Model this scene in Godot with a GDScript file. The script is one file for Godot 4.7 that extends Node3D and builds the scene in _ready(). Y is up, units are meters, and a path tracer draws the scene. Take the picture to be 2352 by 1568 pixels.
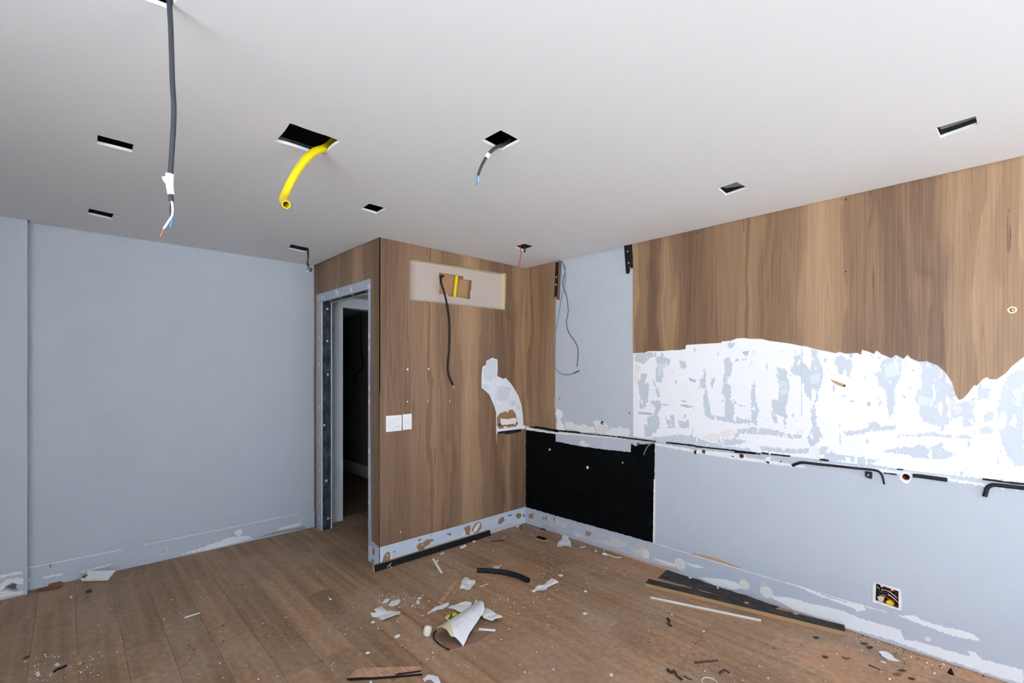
extends Node3D
# A stripped-out room: units are metres, y up. The corner cladding, the doorway wall,
# the long right wall and the left wall are all built on these planes.
const XR := 3.411    # right wall
const ZB := -3.421   # clad wall facing the room
const XD := 1.793    # doorway wall
const ZL := -4.775   # left wall
const CH := 2.6      # ceiling height
const ZW := 3.3     # balcony wall behind the viewer
const XW := -1.75     # far left wall, outside the view
const SLAB := 2.98

var PR: Array
var PB: Array
var PL: Array
var PD: Array
var PF: Array
var PC: Array
var M := {}
var used := {}
var rng := RandomNumberGenerator.new()
var wob := FastNoiseLite.new()
var last_low := 0.0


# ---------------------------------------------------------------- mesh building
class MB:
	var S: Array = []
	func surf(m: Material) -> int:
		for i in S.size():
			if S[i].m == m:
				return i
		S.append({"v": PackedVector3Array(), "n": PackedVector3Array(), "u": PackedVector2Array(), "m": m})
		return S.size() - 1
	func tri(s: int, p: Vector3, q: Vector3, r: Vector3, np: Vector3, nq: Vector3, nr: Vector3, up: Vector2, uq: Vector2, ur: Vector2) -> void:
		var d: Dictionary = S[s]
		if (q - p).cross(r - p).dot(np + nq + nr) > 0.0:
			d.v.append_array([p, r, q])
			d.n.append_array([np, nr, nq])
			d.u.append_array([up, ur, uq])
		else:
			d.v.append_array([p, q, r])
			d.n.append_array([np, nq, nr])
			d.u.append_array([up, uq, ur])
	func quad(s: int, a: Vector3, b: Vector3, c: Vector3, e: Vector3, n: Vector3, ua := Vector2.ZERO, ub := Vector2(1, 0), uc := Vector2(1, 1), ue := Vector2(0, 1)) -> void:
		tri(s, a, b, c, n, n, n, ua, ub, uc)
		tri(s, a, c, e, n, n, n, ua, uc, ue)
	func base() -> Vector3:
		var box := AABB()
		var first := true
		for d in S:
			for p in d.v:
				if first:
					box = AABB(p, Vector3.ZERO)
					first = false
				else:
					box = box.expand(p)
		var c := box.get_center()
		return Vector3(c.x, box.position.y, c.z)
	func commit(pivot: Vector3) -> ArrayMesh:
		var mesh := ArrayMesh.new()
		for d in S:
			if d.v.is_empty():
				continue
			var v: PackedVector3Array = d.v
			for i in v.size():
				v[i] -= pivot
			var a := []
			a.resize(Mesh.ARRAY_MAX)
			a[Mesh.ARRAY_VERTEX] = v
			a[Mesh.ARRAY_NORMAL] = d.n
			a[Mesh.ARRAY_TEX_UV] = d.u
			mesh.add_surface_from_arrays(Mesh.PRIMITIVE_TRIANGLES, a)
			mesh.surface_set_material(mesh.get_surface_count() - 1, d.m)
		return mesh


func pv(a: Array) -> PackedVector2Array:
	var o := PackedVector2Array()
	for i in range(0, a.size(), 2):
		o.append(Vector2(a[i], a[i + 1]))
	return o


func rect(a0: float, b0: float, a1: float, b1: float) -> PackedVector2Array:
	return PackedVector2Array([Vector2(a0, b0), Vector2(a1, b0), Vector2(a1, b1), Vector2(a0, b1)])


func disc(c: Vector2, r: float, n := 12, rough := 0.0) -> PackedVector2Array:
	var o := PackedVector2Array()
	for i in n:
		var t := TAU * i / n
		var k := r * (1.0 + rough * wob.get_noise_2d(c.x * 900.0 + i * 37.0, c.y * 900.0))
		o.append(c + Vector2(cos(t), sin(t)) * k)
	return o


func numbered(nm: String) -> String:
	var k: int = used.get(nm, -1) + 1
	used[nm] = k
	return nm if k == 0 else "%s_%03d" % [nm, k]


func tag(o: Node, label: String, category: String, group := "", kind := "") -> void:
	if label:
		o.set_meta("label", label)
	if category:
		o.set_meta("category", category)
	if group:
		o.set_meta("group", group)
	if kind:
		o.set_meta("kind", kind)


func one(nm: String, label: String, category: String, mb: MB, group := "", kind := "") -> MeshInstance3D:
	var o := MeshInstance3D.new()
	o.name = numbered(nm)
	var p := mb.base()
	o.mesh = mb.commit(p)
	o.position = p
	o.cast_shadow = GeometryInstance3D.SHADOW_CASTING_SETTING_ON
	add_child(o)
	tag(o, label, category, group, kind)
	return o


func thing(nm: String, label: String, category: String, at: Vector3, group := "", kind := "") -> Node3D:
	var o := Node3D.new()
	o.name = numbered(nm)
	o.position = at
	add_child(o)
	tag(o, label, category, group, kind)
	return o


func world_pos(n: Node3D) -> Vector3:
	var p := n.position
	var q := n.get_parent()
	while q is Node3D and q != self:
		p += (q as Node3D).position
		q = q.get_parent()
	return p


func part(nm: String, mb: MB, parent: Node3D, label := "", kind := "") -> MeshInstance3D:
	var o := MeshInstance3D.new()
	o.name = nm
	var p := mb.base()
	o.mesh = mb.commit(p)
	parent.add_child(o, true)
	o.position = p - world_pos(parent)
	o.cast_shadow = GeometryInstance3D.SHADOW_CASTING_SETTING_ON
	if label:
		o.set_meta("label", label)
	if kind:
		o.set_meta("kind", kind)
	return o


# the flat region inside an outline less its holes, as simple polygons
func region(outline: PackedVector2Array, holes: Array) -> Array:
	if holes.is_empty():
		return [outline]
	var lo := Vector2(1e9, 1e9)
	var hi := -lo
	for p in outline:
		lo = lo.min(p)
		hi = hi.max(p)
	var cuts := [lo.x - 0.1]
	for h in holes:
		var c := Vector2.ZERO
		for p in h:
			c += p
		cuts.append((c / h.size()).x)
	cuts.append(hi.x + 0.1)
	cuts.sort()
	var out := []
	for i in cuts.size() - 1:
		if cuts[i + 1] - cuts[i] < 0.0005:
			continue
		var ps: Array = Geometry2D.intersect_polygons(outline, rect(cuts[i], lo.y - 0.1, cuts[i + 1], hi.y + 0.1))
		for h in holes:
			var nx := []
			for p in ps:
				nx.append_array(Geometry2D.clip_polygons(p, h))
			ps = nx
		out.append_array(ps)
	return out


# a flat plate on a plane [origin, across, up, out], from h0 to h1 off the plane
func plate(mb: MB, pl: Array, outline: PackedVector2Array, holes: Array, h0: float, h1: float, m: Material, edge: Material = null, uv := Rect2(0, 0, 1, 1), back := true) -> MB:
	var s := mb.surf(m)
	var e := mb.surf(edge if edge else m)
	var O: Vector3 = pl[0]
	var A: Vector3 = pl[1]
	var B: Vector3 = pl[2]
	var N: Vector3 = pl[3]
	for poly in region(outline, holes):
		var t := Geometry2D.triangulate_polygon(poly)
		for i in range(0, t.size(), 3):
			var q := [poly[t[i]], poly[t[i + 1]], poly[t[i + 2]]]
			var w := []
			var u := []
			for k in q:
				w.append(O + A * k.x + B * k.y)
				u.append(Vector2((k.x - uv.position.x) / uv.size.x, 1.0 - (k.y - uv.position.y) / uv.size.y))
			mb.tri(s, w[0] + N * h1, w[1] + N * h1, w[2] + N * h1, N, N, N, u[0], u[1], u[2])
			if back:
				mb.tri(e, w[0] + N * h0, w[1] + N * h0, w[2] + N * h0, -N, -N, -N, u[0], u[1], u[2])
	var loops := [outline]
	loops.append_array(holes)
	for j in loops.size():
		var L: PackedVector2Array = loops[j]
		var cw := Geometry2D.is_polygon_clockwise(L)
		for i in L.size():
			var p := L[i]
			var q := L[(i + 1) % L.size()]
			var d := (q - p).normalized()
			var n2 := Vector2(d.y, -d.x)
			if cw:
				n2 = -n2
			if j > 0:
				n2 = -n2
			var n3 := A * n2.x + B * n2.y
			var P := O + A * p.x + B * p.y
			var Q := O + A * q.x + B * q.y
			var up := Vector2((p.x - uv.position.x) / uv.size.x, 1.0 - (p.y - uv.position.y) / uv.size.y)
			var uq := Vector2((q.x - uv.position.x) / uv.size.x, 1.0 - (q.y - uv.position.y) / uv.size.y)
			mb.quad(e, P + N * h0, Q + N * h0, Q + N * h1, P + N * h1, n3, up, uq, uq, up)
	return mb


# a box with small chamfers between two corners in a basis
func block(mb: MB, m: Material, c: Vector3, sz: Vector3, b := Basis.IDENTITY, ch := 0.0, uvs := 1.0) -> MB:
	var s := mb.surf(m)
	var h := sz * 0.5
	ch = minf(ch, minf(h.x, minf(h.y, h.z)) * 0.9)
	var ax := [b.x, b.y, b.z]
	var hh := [h.x, h.y, h.z]
	for k in 3:
		var i := (k + 1) % 3
		var j := (k + 2) % 3
		for sg in [-1.0, 1.0]:
			var n: Vector3 = ax[k] * sg
			var o: Vector3 = c + n * hh[k]
			var x: Vector3 = ax[i] * (hh[i] - ch)
			var y: Vector3 = ax[j] * (hh[j] - ch)
			var ux: float = hh[i] * uvs
			var uy: float = hh[j] * uvs
			mb.quad(s, o - x - y, o + x - y, o + x + y, o - x + y, n, Vector2(-ux, -uy), Vector2(ux, -uy), Vector2(ux, uy), Vector2(-ux, uy))
			if ch > 0.0:
				for s2 in [-1.0, 1.0]:
					# chamfer between face k and face i
					var n2: Vector3 = (n + ax[i] * s2).normalized()
					var e0: Vector3 = c + n * hh[k] + ax[i] * s2 * (hh[i] - ch)
					var e1: Vector3 = c + n * (hh[k] - ch) + ax[i] * s2 * hh[i]
					mb.quad(s, e0 - y, e0 + y, e1 + y, e1 - y, n2)
	return mb


func smooth_path(pts: Array, n := 6) -> Array:
	var c := Curve3D.new()
	for i in pts.size():
		var a: Vector3 = pts[maxi(i - 1, 0)]
		var b: Vector3 = pts[mini(i + 1, pts.size() - 1)]
		var t := (b - a) / 6.0
		c.add_point(pts[i], -t, t)
	var out := []
	for i in pts.size() - 1:
		for k in n:
			out.append(c.sample(i, float(k) / n))
	out.append(pts[-1])
	return out


# a round tube along a path; radii may change, inner > 0 leaves the far end open
func tube(mb: MB, m: Material, pts: Array, r: float, sides := 8, inner := 0.0, r_end := -1.0, bumps := 0.0) -> MB:
	var s := mb.surf(m)
	if r_end < 0.0:
		r_end = r
	var rings := []
	var norms := []
	var ref := Vector3.UP
	var t0: Vector3 = (pts[1] - pts[0]).normalized()
	if absf(t0.dot(ref)) > 0.9:
		ref = Vector3.RIGHT
	var x := t0.cross(ref).normalized()
	var inner_rings := []
	for i in pts.size():
		var t: Vector3 = (pts[mini(i + 1, pts.size() - 1)] - pts[maxi(i - 1, 0)]).normalized()
		x = (x - t * x.dot(t)).normalized()
		var y := t.cross(x)
		var ring := []
		var nn := []
		var ir := []
		var rr := lerpf(r, r_end, float(i) / (pts.size() - 1))
		if bumps > 0.0:
			rr *= 1.0 + bumps * (1.0 if i % 2 == 0 else -1.0)
		for k in sides:
			var d := x * cos(TAU * k / sides) + y * sin(TAU * k / sides)
			ring.append(pts[i] + d * rr)
			ir.append(pts[i] + d * rr * inner)
			nn.append(d)
		rings.append(ring)
		norms.append(nn)
		inner_rings.append(ir)
	for i in rings.size() - 1:
		for k in sides:
			var l := (k + 1) % sides
			mb.tri(s, rings[i][k], rings[i][l], rings[i + 1][l], norms[i][k], norms[i][l], norms[i + 1][l], Vector2(k, i), Vector2(l, i), Vector2(l, i + 1))
			mb.tri(s, rings[i][k], rings[i + 1][l], rings[i + 1][k], norms[i][k], norms[i + 1][l], norms[i + 1][k], Vector2(k, i), Vector2(l, i + 1), Vector2(k, i + 1))
			if inner > 0.0:
				mb.tri(s, inner_rings[i][k], inner_rings[i][l], inner_rings[i + 1][l], -norms[i][k], -norms[i][l], -norms[i + 1][l], Vector2(k, i), Vector2(l, i), Vector2(l, i + 1))
				mb.tri(s, inner_rings[i][k], inner_rings[i + 1][l], inner_rings[i + 1][k], -norms[i][k], -norms[i + 1][l], -norms[i + 1][k], Vector2(k, i), Vector2(l, i + 1), Vector2(k, i + 1))
	for e in [0, rings.size() - 1]:
		var t: Vector3 = (pts[0] - pts[1]).normalized() if e == 0 else (pts[-1] - pts[-2]).normalized()
		for k in sides:
			var l := (k + 1) % sides
			if inner > 0.0:
				mb.quad(s, rings[e][k], rings[e][l], inner_rings[e][l], inner_rings[e][k], t)
			else:
				mb.tri(s, pts[e], rings[e][k], rings[e][l], t, t, t, Vector2.ZERO, Vector2.RIGHT, Vector2.ONE)
	return mb


# a thin loose sheet lying on the floor: outline in x,z; rise gives its height at a point
func sheet(mb: MB, m: Material, outline: PackedVector2Array, rise: Callable, thick := 0.0012, cell := 0.014, y0 := 0.0, under: Material = null, lowest := 1e9) -> MB:
	var s := mb.surf(m)
	var s2 := mb.surf(under if under else m)
	var lo := Vector2(1e9, 1e9)
	var hi := -lo
	for p in outline:
		lo = lo.min(p)
		hi = hi.max(p)
	var tris := []
	var low := 1e9
	var nx := ceili((hi.x - lo.x) / cell)
	var nz := ceili((hi.y - lo.y) / cell)
	for i in nx:
		for j in nz:
			var c := rect(lo.x + i * cell, lo.y + j * cell, lo.x + (i + 1) * cell, lo.y + (j + 1) * cell)
			for poly in Geometry2D.intersect_polygons(c, outline):
				var t := Geometry2D.triangulate_polygon(poly)
				for k in range(0, t.size(), 3):
					tris.append([poly[t[k]], poly[t[k + 1]], poly[t[k + 2]]])
	for t in tris:
		for p in t:
			low = minf(low, rise.call(p))
	if lowest < 1e8:
		low = lowest
	last_low = low
	var nor := func(p: Vector2) -> Vector3:
		var e := 0.003
		var dx: float = rise.call(p + Vector2(e, 0)) - rise.call(p - Vector2(e, 0))
		var dz: float = rise.call(p + Vector2(0, e)) - rise.call(p - Vector2(0, e))
		return Vector3(-dx, 2.0 * e, -dz).normalized()
	var lift := func(p: Vector2) -> Vector3:
		return Vector3(p.x, y0 + rise.call(p) - low, p.y)
	var T := Vector3(0, thick, 0)
	for t in tris:
		var n0: Vector3 = nor.call(t[0])
		var n1: Vector3 = nor.call(t[1])
		var n2: Vector3 = nor.call(t[2])
		var a: Vector3 = lift.call(t[0])
		var b: Vector3 = lift.call(t[1])
		var c: Vector3 = lift.call(t[2])
		mb.tri(s, a + T, b + T, c + T, n0, n1, n2, t[0], t[1], t[2])
		mb.tri(s2, a, b, c, -n0, -n1, -n2, t[0], t[1], t[2])
	for i in outline.size():
		var p := outline[i]
		var q := outline[(i + 1) % outline.size()]
		var d := (q - p).normalized()
		var k := maxi(1, ceili(p.distance_to(q) / cell))
		for j in k:
			var pa := p.lerp(q, float(j) / k)
			var pb := p.lerp(q, float(j + 1) / k)
			var a: Vector3 = lift.call(pa)
			var b: Vector3 = lift.call(pb)
			mb.quad(s, a, b, b + T, a + T, Vector3(d.y, 0, -d.x))
	return mb


func crumple(amp: float, freq: float, sd: int) -> Callable:
	var n := FastNoiseLite.new()
	n.seed = sd
	n.frequency = freq
	n.fractal_octaves = 2
	return func(p: Vector2) -> float: return amp * absf(n.get_noise_2d(p.x * 100.0, p.y * 100.0)) * 1.6


func roughen(pts: PackedVector2Array, step: float, amp: float) -> PackedVector2Array:
	var o := PackedVector2Array()
	for i in pts.size():
		var p := pts[i]
		var q := pts[(i + 1) % pts.size()]
		var d := q - p
		var n := maxi(1, roundi(d.length() / step))
		var nn := Vector2(d.y, -d.x).normalized()
		for k in n:
			var r := p.lerp(q, float(k) / n)
			o.append(r + nn * wob.get_noise_2d(r.x * 1400.0, r.y * 1400.0) * amp)
	return o


# ---------------------------------------------------------------- painted surfaces
class Canvas:
	var img: Image
	var r: Rect2       # area in plane metres
	var k: Vector2     # pixels per metre
	var wob: FastNoiseLite
	func setup(area: Rect2, w: int, h: int, col: Color, wn: FastNoiseLite) -> Canvas:
		r = area
		img = Image.create(w, h, false, Image.FORMAT_RGB8)
		img.fill(col)
		k = Vector2(w / area.size.x, h / area.size.y)
		wob = wn
		return self
	func px(p: Vector2) -> Vector2:
		return Vector2((p.x - r.position.x) * k.x, (r.end.y - p.y) * k.y)
	# fill a polygon given in metres; rough: how far its edge wanders (m); grain > 0 breaks it up
	func poly(pts: PackedVector2Array, col: Color, rough := 0.004, grain := 0.0, stretch := Vector2(1, 1)) -> void:
		var o := PackedVector2Array()
		for i in pts.size():
			var p := px(pts[i])
			var q := px(pts[(i + 1) % pts.size()])
			var d := q - p
			var n := maxi(1, roundi(d.length() / 3.0))
			var nn := Vector2(d.y, -d.x).normalized()
			for j in n:
				var w := p.lerp(q, float(j) / n)
				o.append(w + nn * (wob.get_noise_2d(w.x * 6.0, w.y * 6.0) + 0.6 * wob.get_noise_2d(w.x * 23.0 + 90.0, w.y * 23.0)) * rough * k.x)
		var y0 := 1e9
		var y1 := -1e9
		for p in o:
			y0 = minf(y0, p.y)
			y1 = maxf(y1, p.y)
		for y in range(maxi(0, floori(y0)), mini(img.get_height() - 1, ceili(y1)) + 1):
			var xs := []
			var yc := y + 0.5
			for i in o.size():
				var a := o[i]
				var b := o[(i + 1) % o.size()]
				if (a.y <= yc) != (b.y <= yc):
					xs.append(a.x + (yc - a.y) / (b.y - a.y) * (b.x - a.x))
			xs.sort()
			for i in range(0, xs.size() - 1, 2):
				var xa := clampi(roundi(xs[i]), 0, img.get_width())
				var xb := clampi(roundi(xs[i + 1]), 0, img.get_width())
				if xb <= xa:
					continue
				if grain <= 0.0:
					img.fill_rect(Rect2i(xa, y, xb - xa, 1), col)
				else:
					for x in range(xa, xb):
						var g := wob.get_noise_2d(x * 9.0 * stretch.x, y * 9.0 * stretch.y) + 0.5 * wob.get_noise_2d(x * 31.0 * stretch.x, y * 31.0 * stretch.y + 55.0)
						var al := clampf((g + 1.0 - 1.9 * grain) * 2.2, 0.0, 1.0)
						if al > 0.02:
							img.set_pixel(x, y, img.get_pixel(x, y).lerp(col, al))
	func line(pts: PackedVector2Array, w: float, col: Color, rough := 0.001, grain := 0.0) -> void:
		for p in Geometry2D.offset_polyline(pts, w * 0.5):
			poly(p, col, rough, grain)
	func blob(c: Vector2, ra: float, rb: float, col: Color, rough := 0.006, grain := 0.0, stretch := Vector2(1, 1)) -> void:
		var o := PackedVector2Array()
		for i in 20:
			o.append(c + Vector2(cos(TAU * i / 20) * ra, sin(TAU * i / 20) * rb))
		poly(o, col, rough, grain, stretch)
	func mottle(amount: float, sd: int, freq: float) -> void:
		var n := FastNoiseLite.new()
		n.seed = sd
		n.frequency = freq
		n.fractal_octaves = 4
		var d := n.get_image(img.get_width(), img.get_height()).get_data()
		var b := img.get_data()
		for i in d.size():
			var v := (d[i] - 128) * amount
			b[i * 3] = clampi(int(b[i * 3] + v), 0, 255)
			b[i * 3 + 1] = clampi(int(b[i * 3 + 1] + v), 0, 255)
			b[i * 3 + 2] = clampi(int(b[i * 3 + 2] + v), 0, 255)
		img = Image.create_from_data(img.get_width(), img.get_height(), false, Image.FORMAT_RGB8, b)


func mat(c: Color, rough := 0.8, metal := 0.0) -> StandardMaterial3D:
	var m := StandardMaterial3D.new()
	m.albedo_color = c
	m.roughness = rough
	m.metallic = metal
	return m


func image_mat(img: Image, rough := 0.8, tint := Color.WHITE) -> StandardMaterial3D:
	var m := mat(tint, rough)
	m.albedo_texture = ImageTexture.create_from_image(img)
	return m


func noise_bytes(w: int, h: int, sw: int, sh: int, freq: float, sd: int, oct := 3) -> PackedByteArray:
	var n := FastNoiseLite.new()
	n.seed = sd
	n.frequency = freq
	n.fractal_octaves = oct
	var im := n.get_image(sw, sh)
	if sw != w or sh != h:
		im.resize(w, h, Image.INTERPOLATE_CUBIC)
	return im.get_data()


func ramp3(a: Color, b: Color, c: Color) -> PackedByteArray:
	var o := PackedByteArray()
	for i in 256:
		var t := i / 255.0
		var k := a.lerp(b, t * 2.0) if t < 0.5 else b.lerp(c, t * 2.0 - 1.0)
		o.append(k.r8)
		o.append(k.g8)
		o.append(k.b8)
	return o


# upright walnut-print laminate: staves of uneven tone with fine grain; 3.6 m by 2.6 m
func laminate_image() -> Image:
	var w := 2048
	var h := 1024
	var tone := PackedFloat32Array()
	tone.resize(w)
	rng.seed = 41
	var x := 0
	var last := 0.5
	while x < w:
		var wd := rng.randi_range(12, 62)
		var t := clampf(last + rng.randf_range(-0.62, 0.62), 0.02, 0.98)
		last = t
		var tilt := rng.randf_range(-0.3, 0.3)
		for i in wd:
			if x + i < w:
				tone[x + i] = t + tilt * (float(i) / wd - 0.5)
		x += wd
	for p in 2:
		var c := tone.duplicate()
		for i in w:
			tone[i] = (c[(i + w - 2) % w] + c[i] * 2.0 + c[(i + 2) % w]) / 4.0
	var sway := noise_bytes(w, h, 256, 40, 0.045, 5)
	var broad := noise_bytes(w, h, 256, 10, 0.06, 6)
	var fine := noise_bytes(w, h, w, 22, 0.16, 7, 4)
	var hair := noise_bytes(w, h, w, 70, 0.42, 8, 2)
	var vein := noise_bytes(w, h, 1024, 14, 0.03, 9, 2)
	var ramp := ramp3(Color8(106, 80, 60), Color8(148, 117, 88), Color8(180, 147, 113))
	var b := PackedByteArray()
	b.resize(w * h * 3)
	for y in h:
		for i in w:
			var j := y * w + i
			var xx := posmod(i + (sway[j] - 128) / 3, w)
			var v := 0.02 + tone[xx] * 0.62 + broad[j] * 0.0009 + (fine[j] - 128) * 0.0015 + (hair[j] - 128) * 0.0004
			var q := absi(vein[j] - 128)
			if q < 4:
				v -= 0.16
			var k := clampi(int(v * 255.0), 0, 255) * 3
			j *= 3
			b[j] = ramp[k]
			b[j + 1] = ramp[k + 1]
			b[j + 2] = ramp[k + 2]
	var c2 := Canvas.new()
	c2.img = Image.create_from_data(w, h, false, Image.FORMAT_RGB8, b)
	c2.r = Rect2(0, 0, 3.6, 2.6)
	c2.k = Vector2(w / 3.6, h / 2.6)
	c2.wob = wob
	for i in 22:     # small dark knots drawn out along the grain
		var p := Vector2(rng.randf() * 3.6, rng.randf() * 2.6)
		c2.blob(p, rng.randf_range(0.003, 0.009), rng.randf_range(0.03, 0.13), Color8(108, 78, 56), 0.002, 0.36, Vector2(1, 0.08))
	return c2.img


const PLANK_W := 0.19
const PLANK_L := 1.22
func plank_shift(row: int) -> float:
	return fposmod(row * 0.437 + (row % 3) * 0.21, 1.0) * PLANK_L


# the laid floor from above: grain along the planks, dust, scuffs, drifts of plaster, and some pale warm patches
func floor_canvas() -> Canvas:
	var area := Rect2(-0.6, -5.0, 4.05, 5.4)
	var w := 1792
	var h := 2048
	var g1 := noise_bytes(w, h, 900, 20, 0.05, 21, 4)
	var g2 := noise_bytes(w, h, w, 40, 0.25, 22, 2)
	var dust := noise_bytes(w, h, 448, 512, 0.012, 23, 5)
	var spot := noise_bytes(w, h, w, h, 0.05, 24, 3)
	var orange := noise_bytes(w, h, 448, 512, 0.009, 25, 4)
	var wipe := noise_bytes(w, h, 700, 300, 0.02, 26, 4)
	var b := PackedByteArray()
	b.resize(w * h * 3)
	var ramp := ramp3(Color8(132, 105, 80), Color8(172, 138, 106), Color8(202, 168, 132))
	for y in h:
		var z := area.position.y + (y + 0.5) / h * area.size.y
		for x in w:
			var xm := area.position.x + (x + 0.5) / w * area.size.x
			var row := floori((xm + 3.0) / PLANK_W)
			var seg := floori((z + 6.0 + plank_shift(row)) / PLANK_L)
			var key := posmod(row * 73 + seg * 151, 97)
			var jx := posmod(x + key * 53, w)
			var jy := posmod(y + key * 211, h)
			var j := jy * w + jx
			var i := y * w + x
			var v := 0.34 + (key / 97.0) * 0.15 + (g1[j] - 128) * 0.0022 + (g2[j] - 128) * 0.0006
			var k := clampi(int(v * 255.0), 0, 255) * 3
			var r := float(ramp[k])
			var g := float(ramp[k + 1])
			var bl := float(ramp[k + 2])
			var d := clampf((dust[i] - 96) * 0.0066 + (wipe[i] - 128) * 0.0036, 0.0, 0.72)
			r += (178.0 - r) * d
			g += (150.0 - g) * d
			bl += (124.0 - bl) * d
			var o := clampf((orange[i] - 140) * 0.012 + (spot[i] - 128) * 0.002, 0.0, 0.6) * clampf((xm - 1.7) * 0.9, 0.0, 1.0) * clampf((z + 2.7) * 0.7, 0.0, 1.0)
			r += (214.0 - r) * o
			g += (160.0 - g) * o
			bl += (122.0 - bl) * o
			var s := (spot[i] - 128) * 0.10
			i *= 3
			b[i] = clampi(int(r + s), 0, 255)
			b[i + 1] = clampi(int(g + s), 0, 255)
			b[i + 2] = clampi(int(bl + s), 0, 255)
	var c := Canvas.new()
	c.img = Image.create_from_data(w, h, false, Image.FORMAT_RGB8, b)
	c.img.flip_y()        # canvas rows run from the far z end down
	c.r = area
	c.k = Vector2(w / area.size.x, h / area.size.y)
	c.wob = wob
	var white := Color8(222, 220, 216)
	for p in [pv([1.5637, -2.9394, 1.7009, -2.8875, 1.7522, -2.7366, 1.6983, -2.6893, 1.5447, -2.7867]), pv([2.036, -3.1, 2.1797, -3.0423, 2.2201, -2.9266, 2.1097, -2.9446, 2.0046, -3.0226]),
			pv([2.5639, -2.8553, 2.6664, -2.783, 2.62, -2.6845, 2.5205, -2.7553]), pv([2.1018, -2.475, 2.2345, -2.4201, 2.1606, -2.3186, 2.0637, -2.3853])]:
		c.poly(p, white, 0.01, 0.62)
	for p in [pv([0.7967, -3.2764, 0.9765, -3.2007, 0.9791, -3.1258, 0.8531, -3.1203, 0.7728, -3.1303]), pv([1.7207, -3.8372, 1.8854, -3.7741, 1.8163, -3.5598, 1.6748, -3.5751]), pv([3.5031, -3.2431, 3.5571, -2.8405, 3.5003, -2.3615, 3.3225, -2.3278, 3.2894, -2.7768, 3.3407, -3.2686]),
			pv([3.2791, -3.4543, 2.8376, -3.4689, 2.7787, -3.3339, 3.2508, -3.3002]), pv([-0.3442, -4.8499, -0.0813, -4.7586, -0.1387, -4.4606, -0.3145, -4.432]), pv([-0.1082, -3.4796, 0.0077, -3.4724, 0.0233, -3.2594, -0.0717, -3.2893]), pv([1.6868, -4.863, 1.9988, -4.6606, 1.9008, -4.239, 1.6224, -4.3476]),
			pv([2.809, -2.5064, 2.9201, -2.2889, 2.7741, -2.2152, 2.6893, -2.3775]), pv([2.6119, -1.6015, 2.6679, -1.5132, 2.5805, -1.4926, 2.5325, -1.5379])]:
		c.poly(p, Color8(186, 180, 172), 0.02, 0.74)
	for p in [pv([2.8471, -0.9911, 3.0545, -0.8074, 3.031, -0.7375, 2.8636, -0.862]), pv([2.9497, -1.2832, 3.0224, -1.1791, 2.9147, -1.112, 2.8204, -1.2009]), pv([3.14, -1.2524, 3.1603, -1.0492, 3.062, -1.0659, 3.0161, -1.2568]), pv([0.3594, -3.8725, 0.4667, -3.8103, 0.4214, -3.2768, 0.3263, -3.3087])]:
		c.poly(p, Color8(92, 78, 66), 0.012, 0.70)
	for p in [pv([2.4841, -1.2755, 2.6674, -1.1604, 2.4453, -0.954, 2.2477, -1.1082]), pv([2.1733, -1.2571, 2.3373, -1.2001, 2.2793, -1.0785, 2.1057, -1.242])]:
		c.poly(p, Color8(232, 202, 172), 0.03, 0.66)  # lighter, warmer patches in the right foreground
	# plaster spilt along the foot of the right wall
	c.poly(pv([3.4872, -0.6652, 3.4554, -0.3773, 3.5002, 0.0401, 3.6021, 0.0412, 3.5872, -0.3533]), Color8(228, 226, 222), 0.015, 0.56)
	c.poly(pv([3.3099, -0.8054, 3.394, -0.6475, 3.4716, -0.2348, 3.5002, 0.0401, 3.3791, -0.0376, 3.3345, -0.3641]), Color8(206, 176, 152), 0.02, 0.66)
	c.poly(pv([3.4057, -2.9832, 3.5785, -2.1521, 3.4965, -1.1609, 3.3874, -1.1791, 3.3891, -2.2011, 3.2784, -2.9252]), Color8(196, 172, 150), 0.012, 0.62)
	return c


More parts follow.
